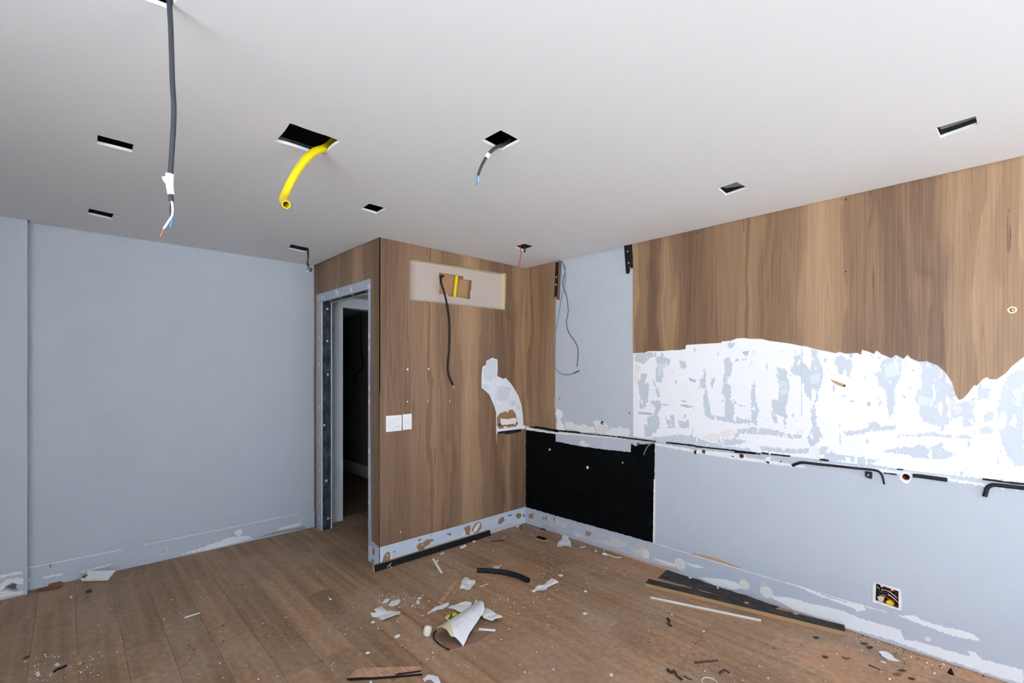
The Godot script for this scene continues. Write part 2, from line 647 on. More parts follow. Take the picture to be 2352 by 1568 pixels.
# the right wall: grey-blue paint, the scraped white skim where the cladding was torn off, marks at its foot
func right_canvas() -> Canvas:
	var paint := Color8(192, 199, 208)
	var white := Color8(243, 244, 247)
	var grey := Color8(201, 209, 217)
	var c := Canvas.new().setup(Rect2(ZB, 0, 4.0, 2.7), 2048, 1382, paint, wob)
	var zone := pv([-2.1547, 2.1, 0.039, 1.8745, 0.4071, 1.8555, 0.4071, 0.9594, 0.039, 0.9954, -0.8067, 0.9995, -1.1985, 0.9994, -1.6139, 0.9997, -2.1547, 1.0104])
	c.poly(zone, white, 0.001)
	# grey patches left between the glue lines
	for p in [pv([-2.143, 1.6903, -2.0644, 1.7027, -1.9448, 1.7027, -1.9487, 1.6675, -1.9999, 1.6579, -2.0562, 1.6085, -2.1388, 1.6315]),
			pv([-1.937, 1.6707, -1.8306, 1.6509, -1.8232, 1.6127, -1.8833, 1.5716, -1.8871, 1.5156, -1.9023, 1.4524, -1.9448, 1.4657, -1.9526, 1.5435, -1.937, 1.6001, -1.9487, 1.6285]),
			pv([-1.75, 1.6322, -1.7, 1.6246, -1.693, 1.5841, -1.7142, 1.5573, -1.7464, 1.5913]),
			pv([-1.9526, 1.4089, -1.9332, 1.4235, -1.91, 1.3609, -1.9293, 1.3425, -1.9565, 1.3592]),
			pv([-2.1054, 1.5361, -2.0239, 1.5291, -2.0079, 1.4432, -2.0199, 1.2994, -2.0562, 1.2399, -2.0972, 1.252, -2.0889, 1.3398, -2.1137, 1.4411]),
			pv([-2.0079, 1.3143, -1.9062, 1.3189, -1.8985, 1.2701, -1.937, 1.2115, -1.9139, 1.1779, -1.9177, 1.1072, -1.9999, 1.0215, -2.0481, 1.0166, -2.0522, 1.1101, -2.0159, 1.1848, -1.9683, 1.1953, -1.9526, 1.2601]),
			pv([-1.556, 1.5635, -1.5427, 1.5569, -1.5427, 1.4265, -1.5827, 1.4189, -1.5861, 1.4912, -1.5626, 1.5046]),
			pv([-1.566, 1.3669, -1.5361, 1.4266, -1.5196, 1.3232, -1.5033, 1.2269, -1.4013, 1.2275, -1.4076, 1.2778, -1.4013, 1.3415, -1.4264, 1.404, -1.4138, 1.4869, -1.4076, 1.5694, -1.417, 1.6393, -1.3765, 1.6448, -1.352, 1.5942, -1.3612, 1.5189, -1.3642, 1.4436, -1.3673, 1.3555, -1.3398, 1.313, -1.3459, 1.2314, -1.2859, 1.2232, -1.2274, 1.2091, -1.2274, 1.3066, -1.2303, 1.4101, -1.2187, 1.4955, -1.2044, 1.4957, -1.2015, 1.3686, -1.176, 1.2853, -1.193, 1.2299, -1.1873, 1.176, -1.2274, 1.197, -1.3338, 1.1823, -1.4138, 1.1949, -1.5033, 1.201, -1.5493, 1.2238]),
			pv([-1.3889, 1.7492, -1.3398, 1.7502, -1.349, 1.713, -1.3796, 1.711]),
			pv([-1.066, 1.5795, -1.0368, 1.5676, -1.0079, 1.5559, -1.0001, 1.4981, -0.9845, 1.4522, -0.9923, 1.3771, -1.0131, 1.3298, -1.0131, 1.1733, -1.0236, 1.2014, -1.0288, 1.2534, -1.0714, 1.2622, -1.0607, 1.2043, -1.0822, 1.2143, -1.1039, 1.2659, -1.0876, 1.2965, -1.1039, 1.3252, -1.093, 1.3671, -1.0607, 1.3508, -1.0554, 1.4506, -1.0607, 1.5209]),
			pv([-0.964, 1.6475, -0.9311, 1.6581, -0.926, 1.6182, -0.9011, 1.5952, -0.8765, 1.5557, -0.8667, 1.6116, -0.8716, 1.6902, -0.8377, 1.6779, -0.8281, 1.6221, -0.8091, 1.5776, -0.8091, 1.5004, -0.8233, 1.4338, -0.8329, 1.3669, -0.8521, 1.3437, -0.8377, 1.2111, -0.8186, 1.1629, -0.8233, 1.1126, -0.8765, 1.0732, -0.8912, 1.1278, -0.8667, 1.1975, -0.8716, 1.3652, -0.911, 1.42, -0.911, 1.4652, -0.926, 1.5104, -0.9768, 1.5329, -0.9871, 1.5674, -0.9614, 1.6131]),
			pv([-1.3277, 1.1392, -1.2044, 1.1654, -1.1039, 1.1653, -1.0288, 1.1486, -0.926, 1.1413, -0.921, 1.1248, -0.9768, 1.1133, -1.0288, 1.1195, -1.1704, 1.1233, -1.2977, 1.1171]),
			pv([-1.4518, 1.064, -1.352, 1.0681, -1.3277, 1.1205, -1.3037, 1.129, -1.3277, 1.0769, -1.2623, 1.0683, -1.2918, 1.0436, -1.4138, 1.0172, -1.4581, 1.0377]),
			pv([-1.8306, 1.2115, -1.7863, 1.2111, -1.7936, 1.1591, -1.7826, 1.1188, -1.838, 1.1071, -1.8493, 1.1617, -1.8157, 1.178]),
			pv([-1.7644, 1.175, -1.7142, 1.1652, -1.6719, 1.1886, -1.6684, 1.1219, -1.7428, 1.1154]),
			pv([-1.992, 1.0151, -1.7428, 1.0678, -1.6166, 1.0602, -1.5361, 1.0357, -1.4138, 1.0172, -1.2332, 1.0196, -1.2332, 0.9952, -1.3459, 0.9937, -1.6719, 1.001, -1.9841, 0.9946]),
			pv([-1.1817, 1.0408, -1.0607, 1.046, -0.9564, 1.0468, -0.8814, 1.0642, -0.8814, 1.0333, -0.9923, 1.0136, -1.1592, 1.0164]),
			pv([-0.8186, 1.0799, -0.7836, 1.0895, -0.7836, 1.0292, -0.8329, 1.0339]),
			pv([-0.7439, 1.6246, -0.7155, 1.651, -0.6874, 1.6302, -0.6543, 1.6163, -0.6598, 1.5566, -0.6708, 1.51, -0.6986, 1.5299, -0.7155, 1.5298, -0.7382, 1.5771]),
			pv([-0.5043, 1.62, -0.4569, 1.638, -0.4276, 1.6185, -0.4276, 1.5249, -0.4569, 1.4492, -0.4618, 1.323, -0.4817, 1.2838, -0.4917, 1.3593, -0.4968, 1.4354, -0.5375, 1.4856, -0.553, 1.537, -0.517, 1.5563, -0.5221, 1.5883]),
			pv([-0.3516, 1.5987, -0.3193, 1.6043, -0.2698, 1.5737, -0.2477, 1.5023, -0.2173, 1.4733, -0.213, 1.4087, -0.1959, 1.3802, -0.1333, 1.4177, -0.1312, 1.2687, -0.1748, 1.2592, -0.1832, 1.3109, -0.2087, 1.3033, -0.2609, 1.2459, -0.3102, 1.2658, -0.3609, 1.2863, -0.3469, 1.3483, -0.3703, 1.3901, -0.3562, 1.4396]),
			pv([-0.0377, 1.4382, -0.0223, 1.5164, 0.0081, 1.5496, 0.039, 1.5605, 0.039, 1.0815, 0.0081, 1.0769, -0.0223, 1.1391, -0.0455, 1.2255, -0.0533, 1.3592]),
			pv([-0.6986, 1.1811, -0.5792, 1.2118, -0.5792, 1.2508, -0.5478, 1.2565, -0.517, 1.2301, -0.4569, 1.2415, -0.452, 1.2733, -0.452, 1.223, -0.5375, 1.2026, -0.6325, 1.1741, -0.6874, 1.162]),
			pv([-0.4324, 1.1904, -0.3562, 1.204, -0.2876, 1.2226, -0.2698, 1.2093, -0.1497, 1.2152, -0.1456, 1.1984, -0.2087, 1.1977, -0.2876, 1.1956]),
			pv([-0.517, 1.0862, -0.4569, 1.1156, -0.3331, 1.1454, -0.3193, 1.1258, -0.2521, 1.1754, -0.2565, 1.1333, -0.2044, 1.1102, -0.2433, 1.0815, -0.3423, 1.0682, -0.4083, 1.0841]),
			pv([-0.8021, 1.0474, -0.7211, 1.044, -0.6164, 1.041, -0.517, 1.0382, -0.5478, 1.0211, -0.6325, 1.0092, -0.8021, 0.9992]),
			pv([-0.1251, 1.4696, -0.0769, 1.4594, -0.0848, 1.4139, -0.1251, 1.4009]), pv([-0.1048, 1.3335, -0.069, 1.3527, -0.065, 1.3079, -0.0968, 1.2886]),
			pv([-0.117, 1.2585, -0.0769, 1.2676, -0.0729, 1.2285, -0.1089, 1.225]), pv([-0.6325, 1.0158, -0.4276, 0.9942, -0.2002, 0.9995, 0.039, 1.0053, 0.039, 0.9726, -0.3331, 0.9599, -0.6325, 0.9894])]:
		c.poly(p, grey, 0.011)
	# bluer and paler scrapings inside the patches, cream paper remains
	for p in [pv([-1.9293, 1.6141, -1.8681, 1.6063, -1.9062, 1.5014, -1.9332, 1.5153]), pv([-1.4013, 1.5187, -1.3642, 1.5126, -1.3765, 1.4559, -1.4076, 1.4616]), pv([-1.05, 1.4917, -1.0079, 1.4807, -1.0027, 1.4056, -1.0447, 1.3925]),
			pv([-0.8814, 1.522, -0.8186, 1.5445, -0.8233, 1.4781, -0.8667, 1.4661]), pv([-0.5043, 1.5945, -0.4324, 1.5999, -0.4373, 1.5311, -0.4968, 1.5117]), pv([-0.3562, 1.4152, -0.2876, 1.3997, -0.2966, 1.3512, -0.3562, 1.3723]), pv([-0.0033, 1.4614, 0.0305, 1.4677, 0.0305, 1.375, 0.0005, 1.3844])]:
		c.poly(p, Color8(214, 224, 230), 0.008)
	for p in [pv([-2.143, 1.6095, -2.0889, 1.5943, -2.0972, 1.5434, -2.1304, 1.4408, -2.143, 1.4258]), pv([-1.576, 1.0709, -1.3581, 1.1427, -1.3277, 1.108, -1.4581, 1.0377, -1.5493, 1.0474]), pv([-0.2303, 1.408, -0.2044, 1.4032, -0.1832, 1.3401, -0.2044, 1.3212, -0.2259, 1.361]),
			pv([-0.2742, 1.5617, -0.2521, 1.5498, -0.2477, 1.5141, -0.2653, 1.508]), pv([-0.2087, 1.2916, -0.179, 1.3054, -0.1832, 1.2643, -0.2173, 1.2674])]:
		c.poly(p, Color8(234, 226, 218), 0.012, 0.35)
	for p in [pv([-2.1137, 1.2182, -1.9762, 1.2161, -1.9841, 1.1977, -2.1054, 1.2005]), pv([-1.7428, 1.2956, -1.6789, 1.2955, -1.6303, 1.2847, -1.6789, 1.274, -1.7356, 1.2858]), pv([-1.7356, 1.3299, -1.6789, 1.3223, -1.6859, 1.3119, -1.7284, 1.32]),
			pv([-1.8909, 1.295, -1.838, 1.2907, -1.8455, 1.2799, -1.8909, 1.2845]), pv([-1.3097, 1.3145, -1.2682, 1.3105, -1.2682, 1.3044, -1.3097, 1.3052]), pv([-1.6789, 1.5035, -1.6166, 1.4842, -1.6235, 1.4642, -1.6649, 1.4769]),
			pv([-1.5229, 1.4659, -1.4903, 1.4633, -1.5033, 1.4566]), pv([-1.2859, 1.6861, -1.239, 1.6907, -1.2564, 1.6545, -1.2799, 1.6674]), pv([-1.3398, 1.619, -1.3157, 1.6435, -1.3097, 1.6247]), pv([-1.2918, 1.6368, -1.2564, 1.6361, -1.274, 1.6211]),
			pv([-0.5844, 1.3676, -0.5634, 1.3718, -0.5713, 1.3455, -0.5834, 1.3481]), pv([-0.6763, 1.3732, -0.6488, 1.3745, -0.6543, 1.3643]), pv([-0.3892, 1.5622, -0.3703, 1.556, -0.3797, 1.5467]), pv([-0.4276, 1.4187, -0.4083, 1.407, -0.4131, 1.3944])]:
		c.poly(p, Color8(186, 193, 203), 0.003)
	c.line(pv([-0.9236, 1.7065, -0.9236, 1.2644]), 0.004, Color8(186, 197, 208))
	c.line(pv([-0.9236, 1.1671, -0.9236, 1.1309]), 0.004, Color8(186, 197, 208))
	# scrape specks over the skim, only within it
	var n := FastNoiseLite.new()
	n.seed = 77
	n.frequency = 0.02
	n.fractal_octaves = 5
	var mask := Image.create(2048, 1382, false, Image.FORMAT_RGB8)
	var cm := Canvas.new()
	cm.img = mask
	cm.r = c.r
	cm.k = c.k
	cm.wob = wob
	cm.poly(zone, Color.WHITE, 0.001)
	var md := mask.get_data()
	var bd := c.img.get_data()
	for y in range(420, 1010):
		for x in range(600, 2048):
			var i := (y * 2048 + x) * 3
			if md[i] == 0:
				continue
			var v := n.get_noise_2d(x * 1.7, y * 0.55)
			if v > 0.50:
				bd[i] = 196
				bd[i + 1] = 206
				bd[i + 2] = 216
			elif v < -0.35:
				bd[i] = 242
				bd[i + 1] = 244
				bd[i + 2] = 247
	c.img = Image.create_from_data(2048, 1382, false, Image.FORMAT_RGB8, bd)
	# left of the skim: bare painted strip with plaster smears over the old worktop line
	for p in [pv([-2.8914, 1.0705, -2.8107, 1.0809, -2.779, 1.0628, -2.7063, 1.0525, -2.6656, 1.072, -2.6154, 1.0521, -2.5564, 1.0571, -2.5369, 1.0035, -2.6454, 0.9973, -2.7166, 0.9947, -2.7581, 1.0072, -2.886, 1.0123]),
			pv([-2.4324, 1.0212, -2.3679, 1.0655, -2.3226, 1.0618, -2.287, 1.0838, -2.2431, 1.0688, -2.1913, 1.0733, -2.1827, 1.0297, -2.1998, 1.0057, -2.3137, 0.9981, -2.4324, 0.9979]),
			pv([-2.5661, 1.1038, -2.5081, 1.1161, -2.4324, 1.1064, -2.3953, 1.0631, -2.4418, 1.0048, -2.5081, 0.9984, -2.5369, 1.043])]:
		c.poly(p, Color8(230, 231, 234), 0.006)
	c.poly(pv([-2.5273, 1.0753, -2.4231, 1.0916, -2.4138, 1.0538, -2.4511, 1.0039, -2.5081, 1.0063]), Color8(226, 217, 208), 0.006, 0.3)
	for p in [pv([-2.7269, 0.8878, -2.6961, 0.9236, -2.6605, 0.9193, -2.6605, 0.8992, -2.6055, 0.8933, -2.6154, 0.8722, -2.6859, 0.8721]), pv([-2.4511, 0.9068, -2.4324, 0.9166, -2.4371, 0.9006]), pv([-2.3588, 0.9096, -2.3452, 0.9073, -2.3588, 0.9019])]:
		c.poly(p, Color8(228, 231, 235), 0.003)
	# broken white edge of the skim under the worktop line
	for p in [pv([-1.9538, 0.9784, -1.7514, 0.9707, -1.4838, 0.9576, -1.3013, 0.9563, -1.0267, 0.9524, -0.9016, 0.9478, -0.9065, 0.9333, -1.079, 0.9335, -1.3307, 0.931, -1.6139, 0.9413, -1.9538, 0.9611]),
			pv([-0.9016, 0.981, -0.5875, 0.9885, -0.3725, 0.9864, -0.2307, 0.9901, -0.2341, 0.9756, -0.3725, 0.9671, -0.5875, 0.9681, -0.8775, 0.9623]), pv([-0.2393, 0.9794, -0.0998, 0.9757, 0.039, 0.9783, 0.039, 0.9655, -0.0998, 0.9601, -0.2341, 0.9664]),
			pv([-2.9989, 0.9718, -2.6737, 0.9782, -2.2153, 0.9934, -2.2153, 0.9788, -2.6737, 0.9624, -2.9989, 0.9509])]:
		c.poly(p, Color8(238, 239, 242), 0.008)
	c.poly(pv([-1.6098, 0.9683, -1.5361, 0.9706, -1.3157, 0.9725, -1.2682, 0.9663, -1.2682, 0.9417, -1.3459, 0.9374, -1.5361, 0.938]), Color8(240, 241, 244), 0.006)
	# foot of the wall, where the skirting was pulled away
	c.line(pv([-1.973, 0.1781, -1.4838, 0.1715, -1.1325, 0.1693, -0.9508, 0.171, -0.5875, 0.1684, -0.4965, 0.1715]), 0.005, Color8(240, 240, 242))
	c.line(pv([-1.6476, 0.1823, -1.3013, 0.1825]), 0.009, Color8(196, 152, 118), 0.002)
	c.poly(pv([-1.6476, 0.1921, -1.4838, 0.1999, -1.2838, 0.1848, -1.4838, 0.181]), Color8(206, 160, 124), 0.003)
	for p in [pv([-0.9564, 0.1711, -0.8619, 0.1705, -0.7804, 0.1564, -0.6851, 0.1591, -0.6024, 0.1736, -0.5903, 0.1482, -0.6268, 0.1248, -0.6599, 0.1377, -0.754, 0.1449, -0.8343, 0.1481]),
			pv([-0.4396, 0.1723, -0.374, 0.1998, -0.3315, 0.1834, -0.2363, 0.1841, -0.197, 0.1907, -0.1336, 0.1898, -0.1119, 0.1639, -0.1714, 0.1524, -0.2297, 0.1508, -0.3038, 0.1574, -0.374, 0.1624]),
			pv([-1.1171, 0.0503, -0.9954, 0.0814, -0.8619, 0.0855, -0.7279, 0.1028, -0.6024, 0.0891, -0.4322, 0.0971, -0.4175, 0.0462, -0.3597, 0.0608, -0.1714, 0.0686, 0.039, 0.0861, 0.039, 0.0157, -0.1088, 0.0093, -0.3038, 0.0107, -0.4771, 0.0216, -0.6851, 0.0067, -0.9564, 0.0081]),
			pv([-1.9801, 0.0565, -1.8202, 0.063, -1.7235, 0.0594, -1.8343, 0.0325]), pv([-1.737, 0.094, -1.5915, 0.1117, -1.5533, 0.1045, -1.6044, 0.0852]),
			pv([-0.1587, 0.1005, -0.1273, 0.0965, -0.1027, 0.0727, -0.1524, 0.0681]), pv([-1.5915, 0.024, -1.4302, 0.0631, -1.3362, 0.0694, -1.2682, 0.0565, -1.3362, 0.0161, -1.4787, -0.0013])]:
		c.poly(p, Color8(240, 240, 241), 0.007)
	for q in [pv([-1.7799, 0.0814, -1.7094, 0.069]), pv([-1.2984, 0.0863, -1.2493, 0.0572]), pv([-1.1597, 0.0872, -1.1055, 0.053]), pv([-2.0593, 0.0986, -2.0276, 0.0439]), pv([-0.3251, 0.0971, -0.3073, 0.0855])]:
		var r: float = q[0].distance_to(q[1]) * 0.62
		c.blob((q[0] + q[1]) * 0.5, r, r, Color8(232, 229, 222), 0.004)
	c.blob(pv([-1.1542, 0.1125])[0], 0.016, 0.014, grey, 0.005)
	for p in [pv([-3.0014, 0.1259, -2.9677, 0.1251, -2.9454, 0.0796, -2.9901, 0.0774]), pv([-2.9454, 0.1134, -2.8904, 0.1178, -2.8795, 0.0786, -2.9343, 0.0738]), pv([-2.3898, 0.1236, -2.3083, 0.1254, -2.2729, 0.112, -2.2033, 0.1079, -2.2817, 0.0569, -2.4268, 0.0407, -2.5505, 0.0472, -2.3715, 0.0862]),
			pv([-2.1861, 0.0754, -2.0774, 0.0905, -2.0287, 0.0536, -2.1354, 0.0452]), pv([-2.0856, 0.1174, -2.0368, 0.1089, -2.0368, 0.0729, -2.0856, 0.0737]), pv([-1.9809, 0.053, -1.85, 0.049, -1.8054, 0.0347, -1.8955, 0.0215]),
			pv([-2.7938, 0.0745, -2.7002, 0.065, -2.6494, 0.0456, -2.7518, 0.0275])]:
		c.poly(p, Color8(222, 215, 204), 0.006, 0.25)
	for p in [pv([-3.1877, 0.1228, -3.1578, 0.1076, -3.1165, 0.143, -3.1224, 0.0852, -3.1519, 0.1002, -3.1817, 0.0846]), pv([-3.0412, 0.1382, -3.0127, 0.1489, -3.0184, 0.1134, -3.0355, 0.1138]), pv([-2.6494, 0.1099, -2.5799, 0.1111, -2.6095, 0.0638, -2.6494, 0.0697]),
			pv([-3.3728, 0.0951, -3.2975, 0.1296, -3.3099, 0.0642, -3.3728, 0.059])]:
		c.poly(p, Color8(160, 130, 100), 0.004, 0.2)
	c.poly(pv([-3.1997, 0.0101, -3.1401, 0.068, -3.0815, 0.0471, -2.9677, 0.0234, -2.8578, 0.0255, -2.6494, 0.0215, -2.4738, 0.0204, -2.4928, 0.0075, -2.7002, 0.0082, -2.9677, 0.0064, -3.1283, 0.0099]), Color8(160, 152, 140), 0.01, 0.5)
	c.poly(pv([-2.4738, 0.0204, -2.2729, 0.0217, -2.0207, 0.0128, -1.7514, 0.0305, -1.7514, 0.0169, -2.0207, -0.0087, -2.3624, -0.0032]), Color8(200, 170, 146), 0.006, 0.3)
	# scuffs on the paint
	for p in [pv([-2.9688, 1.3018, -2.9543, 1.3024, -2.9565, 1.2812, -2.9654, 1.2782]), pv([-2.2041, 1.336, -2.1955, 1.3341, -2.1998, 1.3302]), pv([-2.17, 1.3174, -2.164, 1.3176, -2.1657, 1.3102])]:
		c.poly(p, Color8(120, 122, 128), 0.001)
	c.blob(pv([-2.1901, 1.203])[0], 0.008, 0.008, Color8(140, 96, 66), 0.003)
	c.mottle(0.012, 3, 0.01)
	return c


# drywall behind the cladding of the box: shows in the tear and along the foot
func box_canvas() -> Canvas:
	var c := Canvas.new().setup(Rect2(1.78, 0, 1.64, 2.7), 1024, 1686, Color8(199, 208, 222), wob)
	c.poly(pv([2.7464, 1.762, 3.4136, 1.7844, 3.4136, 0.7585, 2.7464, 0.8333]), Color8(226, 230, 236), 0.0)
	for p in [pv([2.8897, 1.6404, 2.979, 1.6673, 3.0246, 1.6509, 3.0246, 1.5219, 2.9452, 1.4543, 2.8677, 1.4638, 2.8459, 1.5561]), pv([3.0246, 1.4015, 3.1177, 1.4082, 3.2134, 1.3885, 3.1652, 1.2843, 3.0592, 1.2538, 3.0246, 1.2897]), pv([3.1772, 1.2486, 3.2623, 1.2627, 3.287, 1.217, 3.2134, 1.2028]),
			pv([2.8351, 1.4308, 2.9118, 1.4209, 2.9452, 1.3863, 2.8568, 1.3885]), pv([3.2932, 1.2077, 3.3495, 1.1959, 3.3369, 1.1606, 3.2994, 1.1806])]:
		c.poly(p, Color8(206, 212, 217), 0.006, 0.25)
	c.line(pv([3.0098, 1.5186, 3.0098, 0.9719]), 0.004, Color8(178, 186, 196))
	c.line(pv([3.0708, 1.2013, 3.1413, 1.2764, 3.2623, 1.3429]), 0.004, Color8(196, 194, 200), 0.002, 0.3)
	c.poly(pv([3.0223, 1.0233, 3.0246, 1.1091, 3.0592, 1.1414, 3.1413, 1.1592, 3.1652, 1.142, 3.1892, 1.1705, 3.2377, 1.1661, 3.2746, 1.1212, 3.3056, 1.0189, 3.2746, 0.9945, 3.2134, 0.9905, 3.1177, 0.9853, 3.0476, 0.9954]), Color8(152, 117, 82), 0.004)
	c.poly(pv([3.0708, 1.0905, 3.1652, 1.0779, 3.2684, 1.0859, 3.2932, 1.0556, 3.2623, 1.0177, 3.0824, 1.0255, 3.0708, 1.0541]), Color8(236, 230, 222), 0.006)
	c.poly(pv([3.1059, 1.0097, 3.1532, 1.013, 3.1413, 0.9833, 3.1177, 0.9896]), Color8(236, 226, 208), 0.003)
	c.line(pv([3.0476, 1.0342, 3.1059, 1.0184, 3.2438, 1.0218]), 0.006, Color8(30, 29, 28), 0.002)
	c.blob(pv([3.0569, 1.0327])[0], 0.012, 0.012, Color8(30, 29, 28), 0.005)
	# torn paper along the foot
	c.line(pv([1.7899, 0.1613, 2.0559, 0.1617, 2.4984, 0.1625, 3.4136, 0.1652]), 0.006, Color8(238, 240, 244))
	for p in [pv([1.8086, 0.0322, 1.8278, 0.0886, 1.8537, 0.1112, 1.8811, 0.0993, 1.8831, 0.0441, 1.8602, 0.0297, 1.8343, 0.0233]), pv([1.9094, 0.0996, 1.9294, 0.0956, 1.9314, 0.0848, 1.9128, 0.0886]),
			pv([2.1228, 0.0841, 2.1479, 0.1057, 2.1841, 0.0998, 2.2209, 0.119, 2.2806, 0.1088, 2.3071, 0.0915, 2.2731, 0.0891, 2.2506, 0.0705, 2.2061, 0.0566, 2.1988, 0.0333, 2.1479, 0.0403]), pv([2.1335, 0.1403, 2.1769, 0.1391, 2.1696, 0.1253, 2.1407, 0.1243]),
			pv([2.4196, 0.1193, 2.4754, 0.116, 2.4875, 0.1033, 2.4674, 0.0936]), pv([2.6238, 0.1283, 2.6921, 0.1367, 2.7007, 0.1075, 2.6878, 0.0458, 2.6407, 0.0637]),
			pv([2.7268, 0.0673, 2.7111, 0.088, 2.7531, 0.1368, 2.8063, 0.1417, 2.8306, 0.1197, 2.8243, 0.0863, 2.8604, 0.0977, 2.8198, 0.0734, 2.7885, 0.0495, 2.7443, 0.0509]),
			pv([3.0332, 0.0821, 3.0572, 0.12, 3.1157, 0.1235, 3.1226, 0.0842, 3.0669, 0.0588]), pv([3.2715, 0.104, 3.3025, 0.1229, 3.3548, 0.1046, 3.3516, 0.0722, 3.3077, 0.0575]), pv([2.2581, 0.1543, 2.2768, 0.1467, 2.2693, 0.1408]), pv([2.9387, 0.0781, 2.9621, 0.0764, 2.948, 0.0689])]:
		c.poly(p, Color8(150, 120, 90), 0.003)
	c.poly(pv([2.7312, 0.0629, 2.7399, 0.0985, 2.784, 0.1313, 2.8153, 0.1335, 2.8081, 0.1038, 2.7663, 0.0595]), Color8(236, 231, 222), 0.003)
	for p in [pv([1.8537, 0.0905, 1.8615, 0.0914, 1.8602, 0.0711, 1.855, 0.0754]), pv([2.1769, 0.0922, 2.1914, 0.0854, 2.1841, 0.0747]), pv([2.6238, 0.0913, 2.6365, 0.1052, 2.6323, 0.0657, 2.607, 0.0616])]:
		c.poly(p, Color8(240, 240, 242), 0.002)
	for p in [pv([2.4514, 0.0463, 2.5735, 0.0495, 2.6238, 0.0509, 2.5159, 0.0436]), pv([2.021, 0.0309, 2.1479, 0.0341, 2.1769, 0.0297, 2.0487, 0.0204]), pv([2.9527, 0.043, 3.1453, 0.0428, 3.2664, 0.0382, 3.1453, 0.0209, 2.9715, 0.021])]:
		c.poly(p, Color8(176, 176, 176), 0.008, 0.5)
	c.poly(pv([2.9527, 0.036, 3.1652, 0.0311, 3.3706, 0.0229, 3.4025, 0.0084, 3.1652, 0.0018, 2.9715, 0.0068]), Color8(206, 184, 166), 0.01, 0.35)
	for p in [pv([3.1552, 0.1246, 3.2154, 0.1268, 3.2205, 0.1161, 3.1852, 0.1161]), pv([3.3812, 0.0961, 3.4025, 0.0879, 3.394, 0.0556, 3.3833, 0.0655])]:
		c.poly(p, Color8(48, 46, 46), 0.003)
	c.mottle(0.03, 12, 0.012)
	return c


# the left wall with the ghosts of two hung boards and its scarred foot
func left_canvas() -> Canvas:
	var paint := Color8(192, 200, 209)
	var c := Canvas.new().setup(Rect2(-0.25, 0, 2.05, 2.7), 1024, 1348, paint, wob)
	c.poly(pv([0.1355, 1.2449, 0.4212, 1.263, 0.4432, 0.8606, 0.4157, 0.6973, 0.1927, 0.6986, 0.1183, 0.7697]), Color8(188, 196, 204), 0.02, 0.42)
	c.poly(pv([0.9073, 1.5215, 1.0914, 1.5519, 1.1087, 1.2078, 0.8911, 1.2009]), Color8(189, 197, 205), 0.02, 0.45)
	var w := Color8(236, 238, 242)
	c.line(pv([-0.2178, 0.1588, 0.3078, 0.1572]), 0.006, w)
	c.line(pv([0.4442, 0.1583, 1.646, 0.1614]), 0.006, w)
	for p in [pv([0.0545, 0.0519, 0.1558, 0.0636, 0.2613, 0.0618, 0.2005, 0.046, 0.083, 0.0435]), pv([-0.1336, 0.0734, -0.0259, 0.0716, -0.0294, 0.0574, -0.1237, 0.0611]), pv([0.6755, 0.0155, 0.9761, 0.056, 1.036, 0.0758, 1.2017, 0.0523, 1.2284, 0.0198, 0.9174, 0.0074]),
			pv([1.0817, 0.1134, 1.1281, 0.1318, 1.1542, 0.0965, 1.1281, 0.0652, 1.0971, 0.0808]), pv([-0.2051, 0.0837, -0.1922, 0.089, -0.189, 0.0513, -0.2019, 0.0571]), pv([1.4679, 0.0627, 1.646, 0.0703, 1.689, 0.0672, 1.6338, 0.0414, 1.4448, 0.0471])]:
		c.poly(p, w, 0.008)
	for p in [pv([-0.2178, 0.051, -0.0702, 0.0431, 0.0474, 0.027, 0.0545, -0.0137, -0.0837, 0.0002, -0.2178, 0.0053]), pv([0.4034, 0.0551, 0.5876, 0.0582, 0.6934, 0.052, 0.6844, 0.0381, 0.5532, 0.0354])]:
		c.poly(p, Color8(206, 212, 221), 0.01, 0.5)
	for q in [pv([0.5703, 0.0786]), pv([1.689, 0.0889])]:
		c.blob(q[0], 0.034, 0.034, Color8(208, 214, 224), 0.004, 0.15)
		c.blob(q[0], 0.026, 0.026, paint, 0.003)
	c.poly(pv([-0.0971, 0.1524, -0.0851, 0.1565, -0.0891, 0.1285, -0.0958, 0.1333]), Color8(128, 134, 146), 0.002)
	c.poly(pv([1.2446, 0.0159, 1.422, 0.034, 1.6976, 0.0271, 1.6976, 0.0016, 1.3992, 0.0125]), Color8(140, 132, 122), 0.004, 0.3)
	c.mottle(0.012, 31, 0.006)
	return c


